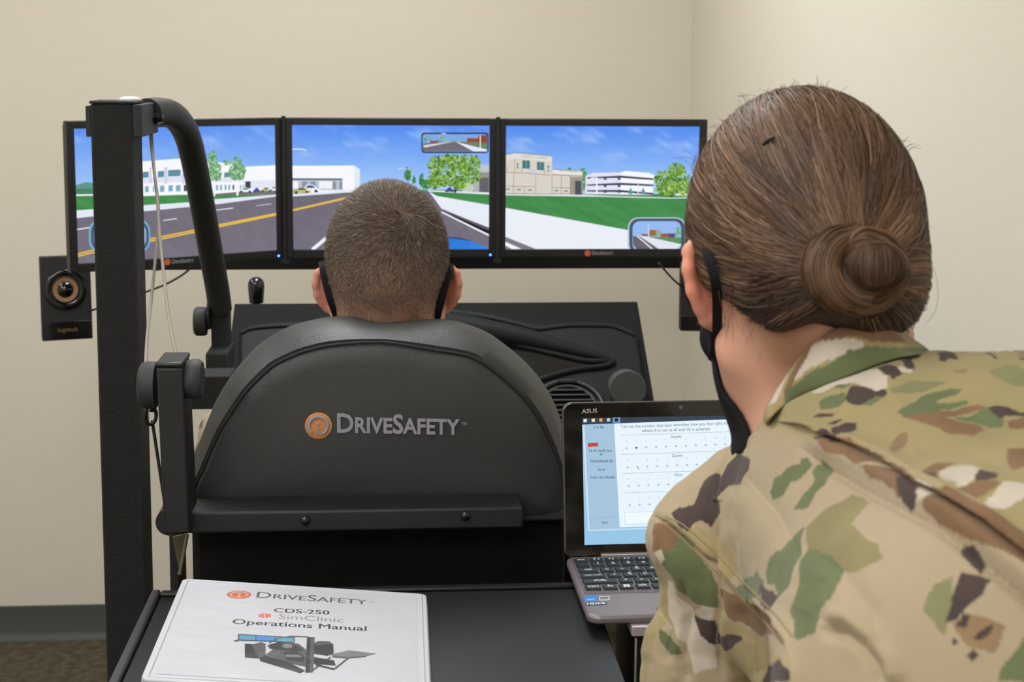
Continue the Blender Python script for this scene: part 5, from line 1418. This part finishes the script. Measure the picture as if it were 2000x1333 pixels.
BAX = (RW@np.array((0.10, -1.0, -0.12))); BAX /= np.linalg.norm(BAX)
bxv = RW@np.array((1.0, 0, 0)); bxv -= BAX*(bxv@BAX); bxv /= np.linalg.norm(bxv); byv = np.cross(BAX, bxv)
if byv @ (RW@np.array((0, 0, 1.0))) < 0: byv = -byv
# streamlines over the scalp towards the bun
def field_steps(p, nst, step, wob):
    out = [p.copy()]
    for k in range(nst):
        g = np.zeros_like(p); e = 0.0015
        for a in range(3):
            dq = np.zeros(3); dq[a] = e
            g[:, a] = SHR(p+dq)-SHR(p-dq)
        g /= np.maximum(np.linalg.norm(g, axis=1), 1e-9)[:, None]
        t = (BUN-BAX*0.012)-p; r = np.linalg.norm(t, axis=1)
        sweep = RW@np.array((0, -0.55, -0.65))
        t = t/np.maximum(r, 1e-6)[:, None] + np.clip((r-0.07)/0.1, 0, 1)[:, None]*sweep*0.55 + wob*0.10
        t -= g*(t*g).sum(1)[:, None]; t /= np.maximum(np.linalg.norm(t, axis=1), 1e-6)[:, None]
        stp = np.where(r > 0.026, step, 0.0002)
        p = p + t*stp[:, None]
        p = p - g*(SHR(p))[:, None]
        out.append(p.copy())
    return np.stack(out, 1)
lh = (hv-np.array(HW))@RW
okv = (SHR(hv) > -0.0025)
pool = np.where(okv)[0]; NH = 13000
seeds = hv[RNG.choice(pool, NH)] + RNG.normal(0, 0.0015, (NH, 3))
wob = RNG.normal(0, 1, (NH, 3))
pp = field_steps(seeds, 16, 0.0056, wob)
liftv = RNG.uniform(0.0002, 0.0028, NH)
nrm = np.zeros_like(pp)
for k in range(pp.shape[1]):
    q = pp[:, k]; g = np.zeros_like(q)
    for a in range(3):
        dq = np.zeros(3); dq[a] = 0.0015
        g[:, a] = SHR(q+dq)-SHR(q-dq)
    nrm[:, k] = g/np.maximum(np.linalg.norm(g, axis=1), 1e-9)[:, None]
clump = fbm(seeds, 42, 5)
prof = np.sin(np.linspace(0.15, math.pi-0.25, pp.shape[1]))
pp2 = pp + nrm*(liftv[:, None]*prof[None])[:, :, None] + nrm*(0.0012*clump)[:, None, None]
hc = np.array((82, 61, 47), float)[None] + clump[:, None]*np.array((46, 37, 29)) + RNG.normal(0, 11, (NH, 1)) + (RNG.random((NH, 1)) < 0.08)*np.array((40, 31, 24))
ribbons('hair_strands', pp2, RNG.uniform(0.0004, 0.0009, NH), hc, nrm + RNG.normal(0, 0.25, (NH, 1, 3)), hair_m, woman)
# ---------------- bun: a coil wound round a centre knot
SBN = Sdf(0.006)
SBN.ell(BUN + BAX*0.010 + bxv*0.008 - byv*0.001, (0.0205, 0.0165, 0.0195), np.stack([bxv, byv, BAX], 1), 0)
coil = []
for i in range(40):
    a = rad(60 + i*9.6); r = 0.0218 - 0.003*(i/39)
    coil.append(BUN + bxv*(math.cos(a)*r*1.12) + byv*(math.sin(a)*r*0.92) + BAX*(-0.008+0.013*(i/39)))
SBN.chain(coil[::3], [0.0100 + 0.0030*math.sin(math.pi*i/13) for i in range(len(coil[::3]))], 0.004)
v, f = surf(SBN, BUN-0.06, BUN+0.06, 0.0022)
np_mesh('hair_bun', v, f, hair_m, woman, np.tile(np.array((72, 52, 40), float), (len(v), 1)))
def grad(S, q):
    g = np.zeros_like(q)
    for a in range(3):
        dq = np.zeros(3); dq[a] = 0.0008
        g[:, a] = S(q+dq)-S(q-dq)
    return g/np.maximum(np.linalg.norm(g, axis=1), 1e-9)[:, None]
nb_ = 3600
sd_ = v[RNG.integers(0, len(v), nb_)].copy(); out = [sd_.copy()]; q = sd_
ctr = BUN
for k in range(11):
    g = grad(SBN, q); rel = q-ctr
    xi = rel@bxv; yi = rel@byv; ri = np.hypot(xi/1.12, yi/0.92)
    circ = -yi[:, None]*bxv + xi[:, None]*byv
    circ /= np.maximum(np.linalg.norm(circ, axis=1), 1e-6)[:, None]
    inner = (ri < 0.0150)[:, None]
    t = np.where(inner, byv*1.0 + bxv*0.12, circ)
    t = t - g*(t*g).sum(1)[:, None]; t /= np.maximum(np.linalg.norm(t, axis=1), 1e-6)[:, None]
    q = q + t*0.0030; q = q - g*SBN(q)[:, None]; out.append(q.copy())
pb_ = np.stack(out, 1); nb2 = np.stack([grad(SBN, pb_[:, k]) for k in range(pb_.shape[1])], 1)
cl = fbm(sd_, 110, 9)
pb_ = pb_ + nb2*(RNG.uniform(0.0001, 0.0010, nb_)[:, None, None]) + nb2*(0.0005*cl)[:, None, None]
hc = np.array((80, 58, 43), float)[None] + cl[:, None]*np.array((36, 28, 22)) + RNG.normal(0, 9, (nb_, 1))
ribbons('bun_strands', pb_, RNG.uniform(0.0004, 0.0008, nb_), hc, nb2 + RNG.normal(0, 0.25, (nb_, 1, 3)), hair_m, woman)
# ---------------- stray hairs
fly = []
def stray(pts, n=12):
    c = catmull([P(*q) for q in pts], 5); idx = np.linspace(0, len(c)-1, 14)
    fly.append(np.array([tuple(c[int(round(i))]) for i in idx]))
for k in range(150):
    a = random.random()
    x0, y0 = np.interp(a, [0, 0.3, 0.6, 1], [1360, 1460, 1600, 1770]), np.interp(a, [0, 0.3, 0.6, 1], [330, 205, 170, 300])
    dx, dy = (x0-1585)*0.10+random.uniform(-30, 30), -random.uniform(2, 28)
    stray([(x0+random.uniform(-8, 8), y0+18, 1.06), (x0+dx*0.4, y0+dy*0.5, 1.06), (x0+dx*0.9+random.uniform(-8, 8), y0+dy*0.8+random.uniform(-8, 8), 1.06)])
for k in range(60):
    y0 = random.uniform(300, 480); x0 = 1360-8*(y0 > 400)
    stray([(x0+24, y0-16, 1.07), (x0, y0, 1.075), (x0-random.uniform(4, 18), y0+random.uniform(6, 34), 1.08)])
for k in range(46):
    x0 = random.uniform(1410, 1560); y0 = np.interp(x0, [1410, 1500, 1560], [560, 610, 640])
    stray([(x0-6, y0-30, 1.015), (x0+random.uniform(-12, 8), y0+14, 1.005), (x0+random.uniform(-22, 22), y0+random.uniform(30, 100), 1.005)])
stray([(1770, 470, 1.02), (1795, 488, 1.03), (1803, 510, 1.03), (1797, 535, 1.03), (1778, 548, 1.03)]); stray([(1765, 478, 1.02), (1790, 492, 1.03), (1800, 520, 1.03), (1785, 545, 1.03)])
stray([(1790, 440, 1.03), (1815, 500, 1.04), (1832, 560, 1.04), (1826, 610, 1.04), (1800, 640, 1.04)])
fl_a = np.stack(fly); nrm = np.tile((np.array(CAM)-fl_a.mean((0, 1)))[None, None], (len(fl_a), fl_a.shape[1], 1)); nrm /= np.linalg.norm(nrm, axis=2, keepdims=True)
ribbons('stray_hair', fl_a, np.full(len(fl_a), 0.00026), np.tile(np.array((104, 76, 58), float), (len(fl_a), 1)) + RNG.normal(0, 14, (len(fl_a), 1)), nrm + RNG.normal(0, 0.2, (len(fl_a), 1, 3)), hair_m, woman)
# hair clip
MB().tube([P(1490, 283, 0.985), P(1500, 273, 0.982), P(1512, 268, 0.98)], 0.0012, 8).build('hair_pin', black_m, woman, smooth=80)

# ---------------- mask
mask_for(SW, HW, RW, -0.004, lambda l: 0.028+0.55*(l[:, 2]+0.06), woman, 0.0028)
dw = (CAM-HW).normalized()
strap_band([P(1372, 470, 1.05), P(1379, 488, 1.02), P(1389, 520, 1.005), P(1399, 560, 1.005), P(1401, 610, 1.03), P(1400, 655, 1.05), P(1396, 690, 1.075), P(1392, 705, 1.09)], 0.0072, woman, tuple(dw))
for sx_ in (-1, 1):
    c = Vector(TW((sx_*0.032, 0.079, 0.002)).tolist())
    MB().lathe(c, Vector(RW@np.array((0, 0.012, 0))), [(0.011, 0), (0.010, 0.5), (0.005, 0.9), (0.001, 1)], 16).build('eye', MATS['eye_white'], woman, smooth=80)

# ---------------- jacket with printed camouflage, seams and pleats
SJ = torso_w(Sdf(0.02), 0.007)
SJ.ell(P(1345, 1052, 1.13), (0.028, 0.03, 0.022), None, 0.03)
SNK = Sdf(0.0); SNK.cap(P(1640, 690, 1.04), WN, 0.060, 0.058)
hemz = 0.86
fn_j = lambda q: np.maximum(np.maximum(SJ(q), -SNK(q)), hemz-q[:, 2])
v, f = surf(fn_j, (0.08, 0.40, 0.84), (0.78, 1.50, 1.62), 0.0052)
v = relax(v, f, 2, 0.5)
nj = vnormals(v, f)
px_, py_, dp_ = project(v)
view = v-np.array(CAM); view /= np.linalg.norm(view, axis=1)[:, None]
sel = ((nj*view).sum(1) < 0.1) & (px_ > 1200) & (px_ < 2060) & (py_ > 600) & (py_ < 1400)
for _ in range(2):
    fs = np.asarray(f) if isinstance(f, np.ndarray) else None
    s_f = sel[fs].all(1)
    v2, f2 = subdiv(v, fs, s_f)
    quads = np.array([q for q in f2 if len(q) == 4]); ngons = [q for q in f2 if len(q) != 4]
    tri = []
    for q in ngons:                                  # fan the transition cells into quads around a centre
        c = len(v2) + len(tri); tri.append(np.mean([v2[i] for i in q], 0))
    v3 = np.vstack([v2, np.array(tri)]) if tri else v2
    extra = []
    for j, q in enumerate(ngons):
        c = len(v2)+j
        for i in range(len(q)): extra.append((q[i], q[(i+1) % len(q)], c, c))
    if _ == 0:
        v, f = v3, quads; rest1 = extra
        nq = np.zeros(len(v)); 
        px_, py_, dp_ = project(v); view = v-np.array(CAM); view /= np.linalg.norm(view, axis=1)[:, None]
        nj = vnormals(v, f); sel = ((nj*view).sum(1) < 0.05) & (px_ > 1220) & (px_ < 2040) & (py_ > 620) & (py_ < 1380)
    else:
        v, f = v3, quads; rest2 = extra
allf = f
sm = relax(v, f, 1, 0.35); v = sm
nj = vnormals(v, f); px_, py_, dp_ = project(v)
view = v-np.array(CAM); view /= np.linalg.norm(view, axis=1)[:, None]
vis = (nj*view).sum(1) < 0.15
def seg_dist(x, y, pts):
    """signed distance (px) to a polyline; sign + = right-hand side of travel"""
    best = np.full(len(x), 1e9); sg = np.zeros(len(x)); par = np.zeros(len(x)); n = len(pts)-1
    for i in range(n):
        ax, ay = pts[i]; bx_, by_ = pts[i+1]; dx, dy = bx_-ax, by_-ay; L = dx*dx+dy*dy
        t = np.clip(((x-ax)*dx+(y-ay)*dy)/L, 0, 1); ex, ey = x-ax-t*dx, y-ay-t*dy; d = np.hypot(ex, ey)
        m = d < best; best = np.where(m, d, best); sg = np.where(m, np.sign(dx*ey-dy*ex), sg); par = np.where(m, (i+t)/n, par)
    return best, sg, par
K1 = [(1508,822),(1568,837),(1655,867),(1724,900),(1787,946),(1840,972),(1924,1022),(2000,1082),(2080,1150)]
K2 = [(1560,868),(1601,900),(1680,945),(1772,991),(1833,1025),(1920,1095),(2000,1162),(2070,1230)]
K3 = [(1270,1004),(1308,1022),(1335,1044),(1400,1105),(1453,1162),(1506,1215),(1536,1253),(1548,1318),(1548,1380)]
K4 = [(1597,1227),(1650,1234),(1688,1261),(1715,1303),(1723,1345)]
K5 = [(1482,828),(1445,861),(1418,894),(1400,930),(1396,980)]
K6 = [(1505,800),(1535,783),(1610,748),(1685,719),(1768,690),(1830,676)]
K7 = [(1402,1015),(1400,1080),(1408,1160),(1402,1250),(1415,1333)]
K8 = [(1330,1130),(1345,1200),(1330,1290),(1340,1340)]
disp = np.zeros(len(v))
def crease(pts, depth, width, ridge=0.0, rw=22, side=0, fade=True):
    global disp
    d, sg, par = seg_dist(px_, py_, pts)
    w_ = (np.clip(par*8, 0, 1)*np.clip((1-par)*8, 0, 1)) if fade else np.clip(par*8, 0, 1)
    disp -= depth*np.exp(-(d/width)**2)*w_*vis
    if ridge: disp += ridge*np.exp(-((d-rw*0.9)/rw)**2)*w_*vis*((sg*side) > 0)
def step(pts, hgt, decay, soft=2.5):
    # upper layer of cloth lies over the lower one along the line
    global disp
    d, sg, par = seg_dist(px_, py_, pts); s_ = -sg*d
    w_ = np.clip(par*6, 0, 1)
    disp += hgt*w_*vis*(1/(1+np.exp(-s_/soft)))*np.exp(-np.maximum(s_, 0)/decay)
    disp -= hgt*0.5*w_*vis*np.exp(-np.maximum(-s_, 0)/14)*(s_ < 0)
step(K1, 0.0040, 90)
step(K3, 0.0016, 40)
step(K6, 0.0022, 40)
crease(K2, 0.0050, 15, 0.0075, 30, -1, False)
crease(K3, 0.0028, 5, 0.0014, 14, -1, False)
crease(K4, 0.0046, 16, 0.004, 26, -1)
crease(K5, 0.0036, 6, 0.001, 14, 1)
crease(K6, 0.0022, 6, 0.0012, 12, 1, False)
crease(K7, 0.0034, 9, 0.002, 18, -1); crease(K8, 0.0030, 9, 0.002, 16, 1)
for pts, dd in (([(1560,1060),(1640,1120),(1700,1200),(1730,1290)], 0.0022), ([(1750,780),(1850,800),(1960,850)], 0.0016), ([(1790,900),(1880,890),(1990,930)], 0.002), ([(1450,930),(1520,1010),(1560,1100)], 0.0016), ([(1270,1180),(1310,1230),(1300,1300)], 0.003), ([(1440,1180),(1470,1260),(1480,1330)], 0.0028), ([(1600,1130),(1620,1180),(1600,1220)], 0.0016)):
    crease(pts, dd, 24, dd*0.9, 34, 1)
disp += 0.0016*fbm(v, 14, 2) + 0.0012*fbm(v, 33, 6)*np.clip((1600-px_)/200, 0, 1) + 0.0038*fbm(v*np.array([1, 1, 0.55]), 30, 12, 2)*np.clip((1430-px_)/60, 0, 1)*np.clip((py_-1060)/80, 0, 1)
v = v + nj*disp[:, None]
# the print: shapes drawn on the visible cloth, the rest follows the same palette
Q7 = lambda pts: [(1400+x*0.3, 600+y*0.3) for x, y in pts]
Q8 = lambda pts: [(1240+x*0.38, 900+y*0.38) for x, y in pts]
OL2 = np.array((136, 126, 88), float); BR2 = np.array((140, 115, 86), float); LG = np.array((128, 126, 90), float)
SHAPES = [
 ('base', OLV), 
 (GRN, Q7([(440,560),(600,440),(750,360),(1000,250),(1100,300),(1060,350),(900,390),(700,460),(560,540),(420,620)])),
 (OL2, Q8([(870,330),(1000,240),(1120,170),(1200,200),(1100,330),(1250,440),(1280,500),(1150,560),(1000,580),(870,440)])),
 (GRN, Q7([(680,640),(720,600),(830,560),(840,600),(800,650),(690,680)])), (GRN, Q7([(920,640),(1040,580),(1090,590),(1010,650)])), (GRN, Q7([(700,550),(800,490),(920,490),(830,540)])),
 (BRN, Q7([(1220,740),(1400,690),(1700,640),(1760,660),(1600,690),(1480,740),(1550,740),(1700,770),(1760,800),(1680,860),(1500,830),(1350,790)])),
 (GRN, Q7([(1180,700),(1290,620),(1330,580),(1500,540),(1590,530),(1550,570),(1450,600),(1420,620),(1560,620),(1620,610),(1640,640),(1500,660),(1380,700),(1230,740)])),
 (GRN, Q7([(340,1200),(370,1120),(460,1040),(560,1020),(620,1040),(600,1080),(500,1150),(440,1220),(360,1245)])), (GRN, Q7([(540,990),(580,970),(620,1040),(560,1060)])), (GRN, Q7([(640,1010),(690,980),(740,1040),(730,1150),(640,1210),(600,1310),(500,1310),(560,1240),(640,1130)])),
 (GRN, Q7([(1540,720),(1640,700),(1740,660),(1870,720),(1850,790),(1700,760)])), (LG, Q7([(1780,420),(1900,380),(2050,400),(2050,520),(1880,500)])), (LG, Q7([(1120,520),(1300,470),(1500,500),(1350,560),(1150,560)])),
 (BRN, Q7([(640,850),(800,870),(1000,970),(1150,1060),(960,1080),(800,1000),(700,930)])), (BR2, Q7([(1140,950),(1200,850),(1250,840),(1260,880),(1220,960),(1180,1010)])), (BRN, Q7([(1900,930),(2000,920),(2100,940),(2100,1040),(1930,1080),(1890,1000)])),
 (BRN, Q7([(1380,1080),(1440,1040),(1570,1040),(1500,1080),(1440,1170),(1380,1130)])), (BRN, Q7([(1000,1100),(1200,1110),(1360,1220),(1280,1310),(1180,1220)])), (BRN, Q7([(1870,750),(2000,720),(2080,720),(2080,790),(1900,800)])), (BRN, Q7([(1600,1220),(1700,1170),(1830,1170),(1850,1200),(1700,1290),(1600,1270)])),
 (BR2, Q7([(1950,270),(2080,260),(2080,340),(1960,320)])), (BR2, Q7([(1550,410),(1640,400),(1620,430),(1560,430)])),
 (GRN, Q8([(560,640),(620,570),(660,620),(650,690),(590,720),(545,690)])), (GRN, Q8([(670,580),(690,520),(800,380),(860,330),(840,430),(830,520),(790,650),(740,700),(720,640),(680,630)])), (GRN, Q8([(840,500),(870,440),(1000,480),(1060,560),(1030,680),(940,790),(930,880),(850,930),(800,780),(840,690),(850,600)])),
 (GRN, Q8([(120,520),(200,380),(260,390),(380,540),(430,640),(420,760),(330,740),(270,700),(180,600)])), (GRN, Q8([(1870,1100),(1990,920),(2080,900),(2080,1139),(1870,1139)])), (LG, Q8([(1480,780),(1540,640),(1640,600),(1640,740),(1600,900)])),
 (BRN, Q8([(90,460),(100,330),(180,320),(230,380),(180,460)])), (BRN, Q8([(430,660),(500,680),(640,760),(740,880),(640,900),(520,830),(440,720)])), (BRN, Q8([(1180,70),(1330,80),(1400,110),(1360,190),(1250,130)])), (BRN, Q8([(1480,250),(1640,200),(1900,330),(2000,400),(2060,420),(2060,600),(1800,470),(1600,350)])), (BR2, Q8([(1640,830),(1720,780),(1900,850),(1850,1000),(1700,950)])),
 (OLV, Q8([(430,760),(540,860),(700,960),(790,1050),(780,1139),(560,1139),(440,960)])), (OLV, Q8([(60,540),(150,620),(170,760),(120,900),(60,1139),(20,1139),(20,700)])), (GRN, Q8([(130,860),(230,940),(240,1000),(180,1000),(140,930)])), (OLV, Q8([(260,380),(330,340),(480,430),(560,560),(520,600),(380,500)])),
 (CRM, Q7([(620,560),(760,480),(930,410),(1050,410),(1110,450),(1110,510),(1040,545),(950,530),(900,500),(800,520),(690,575)])), (CRM, Q7([(1170,385),(1200,375),(1290,400),(1270,420),(1200,410)])), (CRM, Q7([(1465,1110),(1540,1070),(1680,1060),(1740,1090),(1700,1130),(1650,1180),(1590,1235),(1570,1170),(1490,1185)])), (CRM, Q7([(1740,1320),(1800,1250),(1870,1180),(2000,1170),(2060,1180),(2060,1240),(1900,1333),(1780,1360)])), (CRM, Q7([(1310,1290),(1370,1225),(1480,1270),(1380,1300)])),
 (CRM, Q8([(305,770),(350,745),(410,760),(410,840),(370,820)])), (CRM, Q8([(150,620),(190,640),(290,780),(400,960),(420,1060),(300,1100),(250,950),(170,800)])), (CRM, Q8([(110,470),(145,450),(160,500),(120,530)])),
] + [(DRK, Q7(s)) for s in (
 [(1040,400),(1100,370),(1160,380),(1220,425),(1150,460),(1080,420)], [(1060,325),(1100,305),(1190,310),(1160,335),(1080,350)], [(1190,345),(1270,330),(1300,390),(1240,385)], [(1435,320),(1500,280),(1580,310),(1570,330),(1510,320),(1480,360),(1445,350)], [(1555,265),(1615,270),(1600,285)], [(1745,290),(1780,290),(1830,318),(1800,320)], [(1975,345),(2000,330),(2040,340),(2040,365)],
 [(830,590),(880,520),(960,530),(1040,545),(1095,515),(1115,560),(1090,590),(1040,580),(980,620),(910,640),(850,620)], [(650,745),(680,710),(770,695),(765,720),(690,750)], [(760,800),(800,745),(835,740),(800,810)], [(800,850),(850,780),(920,770),(925,810),(870,870),(820,880)], [(1750,660),(1830,650),(2000,690),(2050,700),(2050,715),(1880,715),(1830,730)],
 [(-20,1140),(60,1020),(150,950),(220,990),(210,1060),(150,1150),(80,1170),(0,1250)], [(1185,1180),(1230,1160),(1340,1220),(1330,1280),(1270,1310),(1200,1240)], [(1680,1140),(1740,1095),(1820,1110),(1840,1150),(1790,1165),(1700,1170)], [(565,520),(690,475),(640,510),(580,535)], [(650,870),(720,850),(840,890),(800,910),(700,890)], [(1380,1140),(1440,1130),(1480,1190),(1420,1180)])] + [(DRK, Q8(s)) for s in (
 [(195,290),(230,250),(300,230),(360,110),(430,60),(440,270),(400,340),(350,310),(310,330),(290,370),(240,350)], [(1640,700),(1680,580),(1820,620),(1790,690),(1700,760),(1650,820),(1610,830)], [(1660,850),(1690,770),(1720,790),(1700,850)], [(1740,920),(1760,880),(1835,845),(1830,890),(1780,930)], [(1630,930),(1645,912),(1660,930),(1645,948)], [(1712,1010),(1740,972),(1768,1010),(1740,1048)], [(1670,430),(1750,450),(1800,520),(1780,600),(1680,490)], [(420,900),(460,890),(520,880),(545,915),(510,960),(450,975),(415,960)], [(660,1139),(690,1050),(760,1025),(810,1090),(810,1139)], [(290,800),(420,830),(410,960),(340,900)], [(640,640),(740,690),(700,780),(650,720)])]
def in_poly(x, y, pts):
    ins = np.zeros(len(x), bool); n = len(pts); j = n-1
    for i in range(n):
        xi, yi = pts[i]; xj, yj = pts[j]
        ins ^= ((yi > y) != (yj > y)) & (x < (xj-xi)*(y-yi)/((yj-yi) if yj != yi else 1e-9)+xi); j = i
    return ins
jcol = camo(v, 5)
fr_vis = vis & (px_ > 1180) & (px_ < 2060) & (py_ > 600) & (py_ < 1400)
iv = np.where(fr_vis)[0]
wx = 5*vnoise(v[iv], 90, 3); wy = 5*vnoise(v[iv], 90, 4)
X, Y = px_[iv]+wx, py_[iv]+wy
ybase = np.interp(X, [1300, 1500, 1724, 1840, 2000], [780, 822, 905, 985, 1110])
t_ = np.clip((Y-ybase)/40+0.5, 0, 1)[:, None]
cc = OLV*1.02*(1-t_) + TAN*t_
mix = np.clip(0.5+0.9*fbm(v[iv], 11, 7), 0, 1)[:, None]
cc = cc*(1-0.25*mix) + (OLV*(t_) + GRN*(1-t_))*0.25*mix
for c_, pts in SHAPES[1:]:
    xs_ = [p_[0] for p_ in pts]; ys_ = [p_[1] for p_ in pts]
    m = (X > min(xs_)) & (X < max(xs_)) & (Y > min(ys_)) & (Y < max(ys_))
    k = np.where(m)[0]
    k = k[in_poly(X[k], Y[k], pts)]
    cc[k] = c_*(1+0.05*vnoise(v[iv][k], 60, 1))[:, None]
jcol[iv] = cc
jf = [tuple(q) for q in f.tolist()] + [tuple(q[:3]) for q in rest2] + [tuple(q[:3]) for q in rest1]
jacket = np_mesh('jacket', v, jf, camo_m, woman, jcol)
# overlapping cloth layers: pleat flap over the shoulder blade, yoke edge, armhole
RMn = np.array(RM)
def flap(name, pts, hgt, reach):
    x, y, dep = project(v)
    d, sg, par = seg_dist(x, y, pts); s_ = -sg*d
    ok = vis & (s_ > -2.6) & (s_ < reach) & (par > 0.002) & (par < 0.998)
    fq = f[ok[f].all(1)]
    lab_ = np.arange(len(v))                          # keep the largest connected piece only
    for _k in range(400):
        m_ = lab_[fq].min(1); old = lab_.copy()
        for c4 in range(4): np.minimum.at(lab_, fq[:, c4], m_)
        if (old == lab_).all(): break
    fl2 = lab_[fq[:, 0]]; u_, n__ = np.unique(fl2, return_counts=True); fq = fq[fl2 == u_[n__.argmax()]]
    ids = np.unique(fq); mp = np.full(len(v), -1); mp[ids] = np.arange(len(ids)); fq = mp[fq]
    vv = v[ids].copy(); ss = s_[ids]
    e = 0.5; x2, y2 = x[ids], y[ids]
    gx = -(seg_dist(x2+e, y2, pts)[0]*seg_dist(x2+e, y2, pts)[1] - seg_dist(x2-e, y2, pts)[0]*seg_dist(x2-e, y2, pts)[1])/(2*e)
    gy = -(seg_dist(x2, y2+e, pts)[0]*seg_dist(x2, y2+e, pts)[1] - seg_dist(x2, y2-e, pts)[0]*seg_dist(x2, y2-e, pts)[1])/(2*e)
    mv = np.where(ss < 2.4, -ss, 0.0)
    cx2, cy2 = gx*mv*dep[ids]/FPX, -gy*mv*dep[ids]/FPX
    vv += np.stack([cx2, cy2, np.zeros_like(cx2)], 1)@RMn.T
    taper = np.clip(par[ids]*9, 0, 1)
    prof_ = -0.0009 + (hgt+0.0009)*np.clip(1-np.maximum(ss, 0)/(reach*0.9), 0, 1)**1.8*taper
    vv += nj[ids]*prof_[:, None]
    o = np_mesh(name, vv, fq, camo_m, woman, jcol[ids])
    sol = o.modifiers.new('cloth', 'SOLIDIFY'); sol.thickness = 0.0011; sol.offset = -1
    return o
flap('pleat_flap', K1, 0.0052, 70)
flap('armhole_seam', K3, 0.0016, 30)
flap('yoke_edge', K5, 0.0026, 34)
# seams as stitched ridges lying on the cloth
bvj = BVHTree.FromPolygons(v.tolist(), f.tolist())
def on_jacket(px, py, lift_=0.0008):
    h_ = bvj.ray_cast(CAM, ray(px, py).normalized())
    return None if h_[0] is None else h_[0] + h_[1].normalized()*(lift_ if h_[1].dot(ray(px, py)) < 0 else -lift_)
def seam(px_pts, r, m):
    c = catmull([(x, y, 0) for x, y in px_pts], 10)
    pts = [q for q in (on_jacket(a.x, a.y, r*0.3) for a in c) if q is not None]
    if len(pts) > 3: MB().tube(pts, r, 6).build('seam', m, woman, smooth=80)
thr_m = mat('seam_cloth', (150, 134, 98), 0.9)
seam([(1290,1016),(1330,1052),(1395,1114),(1448,1170),(1500,1223),(1528,1258)], 0.0006, thr_m)
seam([(1300,1008),(1340,1030),(1410,1092),(1462,1148),(1515,1202),(1548,1245)], 0.0006, thr_m)
# ---------------- collar band round the neck
top = [(1499,800,1.115),(1530,742,1.07),(1570,690,1.03),(1618,650,0.99),(1678,630,0.968),(1734,634,0.975),(1768,668,1.02),(1745,745,1.11),(1630,810,1.16),(1540,825,1.16)]
bot = [(1497,830,1.115),(1545,782,1.055),(1602,756,1.0),(1664,732,0.965),(1734,706,0.95),(1796,694,0.965),(1824,704,1.02),(1790,790,1.12),(1640,860,1.17),(1545,850,1.16)]
def near_surface(a, bvh, off):
    h_ = bvh.ray_cast(CAM, ray(a[0], a[1]).normalized())
    q = P(*a)
    if h_[0] is None or (h_[0]-CAM).length > (q-CAM).length*1.12: return q
    L2 = (h_[0]-CAM).length-off
    return CAM + (q-CAM).normalized()*L2
def loop(pts, bvh, nvis): 
    q = [near_surface(a, bvh, 0.005) if i < nvis else P(*a) for i, a in enumerate(pts)]; q = [q[-1]] + q + [q[0], q[1]]
    return catmull(q, 22)[22:-22]
tpp, btt = loop(top, bvw, 5), loop(bot, bvj, 6); n_ = len(tpp)
cv = []; cf = []; NW = 20
ctr = sum(tpp, Vector((0, 0, 0)))/n_
for side, off in ((0, 0.0), (1, 0.004)):
    for j in range(NW+1):
        t = j/NW
        for i in range(n_):
            a = btt[i].lerp(tpp[i], t); o2 = (a-ctr); o2.z = 0; o2.normalize()
            bulge = 0.004*math.sin(math.pi*t)
            cv.append(a + o2*(bulge-off))
K = (NW+1)*n_
for s_ in (0, 1):
    for j in range(NW):
        for i in range(n_):
            a, b = j*n_+i, j*n_+(i+1) % n_; q = (a, b, b+n_, a+n_)
            q = tuple(x+s_*K for x in q); cf.append(q if s_ == 0 else q[::-1])
for i in range(n_):
    j = (i+1) % n_
    cf.append((NW*n_+i, NW*n_+j, K+NW*n_+j, K+NW*n_+i)); cf.append((j, i, K+i, K+j))
cva = np.array([tuple(q) for q in cv]); cx_, cy_, cd_ = project(cva)
ccol = np.tile(OLV, (len(cva), 1)) + 6*fbm(cva, 40, 2)[:, None]
for c_, pts in ((BRN, Q7([(430,560),(500,400),(560,300),(640,200),(560,400),(470,540)])), (CRM, Q7([(590,320),(620,250),(700,220),(880,200),(960,230),(950,260),(850,290),(720,350),(600,400),(500,490),(520,440)])), (GRN, Q7([(440,560),(600,430),(760,350),(860,285),(960,255),(1400,270),(1200,380),(440,640)])), (CRM, Q7([(340,640),(450,420),(462,440),(385,620)])), (BRN, Q7([(600,200),(680,150),(850,100),(1100,90),(1180,170),(1230,232),(1000,225),(900,193),(700,218)]))):
    ccol[in_poly(cx_, cy_, pts)] = c_
mbv = np_mesh('collar', cva, cf, camo_m, woman, ccol)
# ---------------- trousers and boots
ST = Sdf(0.03)
for s_ in (-1, 1):
    hp = Vector((0.50+s_*0.085, 0.60, 0.95)); kn = Vector((0.51+s_*0.09, 0.62, 0.50)); an = Vector((0.51+s_*0.095, 0.57, 0.20))
    ST.chain([hp, kn, an], [0.098, 0.072, 0.062], 0.03)
ST.ell((0.50, 0.595, 0.93), (0.17, 0.125, 0.12), None, 0.04)
v, f = surf(ST, (0.26, 0.40, 0.12), (0.76, 0.82, 1.06), 0.010)
np_mesh('trousers', v, f, camo_m, woman, camo(v, 13))
for s_ in (-1, 1):
    bx0 = 0.51+s_*0.095
    SF = Sdf(0.02); SF.chain([(bx0, 0.57, 0.26), (bx0, 0.565, 0.07)], [0.056, 0.048]); SF.cap((bx0, 0.55, 0.04), (bx0, 0.70, 0.036), 0.040, 0.036)
    fnb = lambda q: np.maximum(SF(q), 0.002-q[:, 2])
    v, f = surf(fnb, (bx0-0.1, 0.46, -0.02), (bx0+0.1, 0.80, 0.36), 0.008)
    np_mesh('boot', v, f, boot_m, woman)
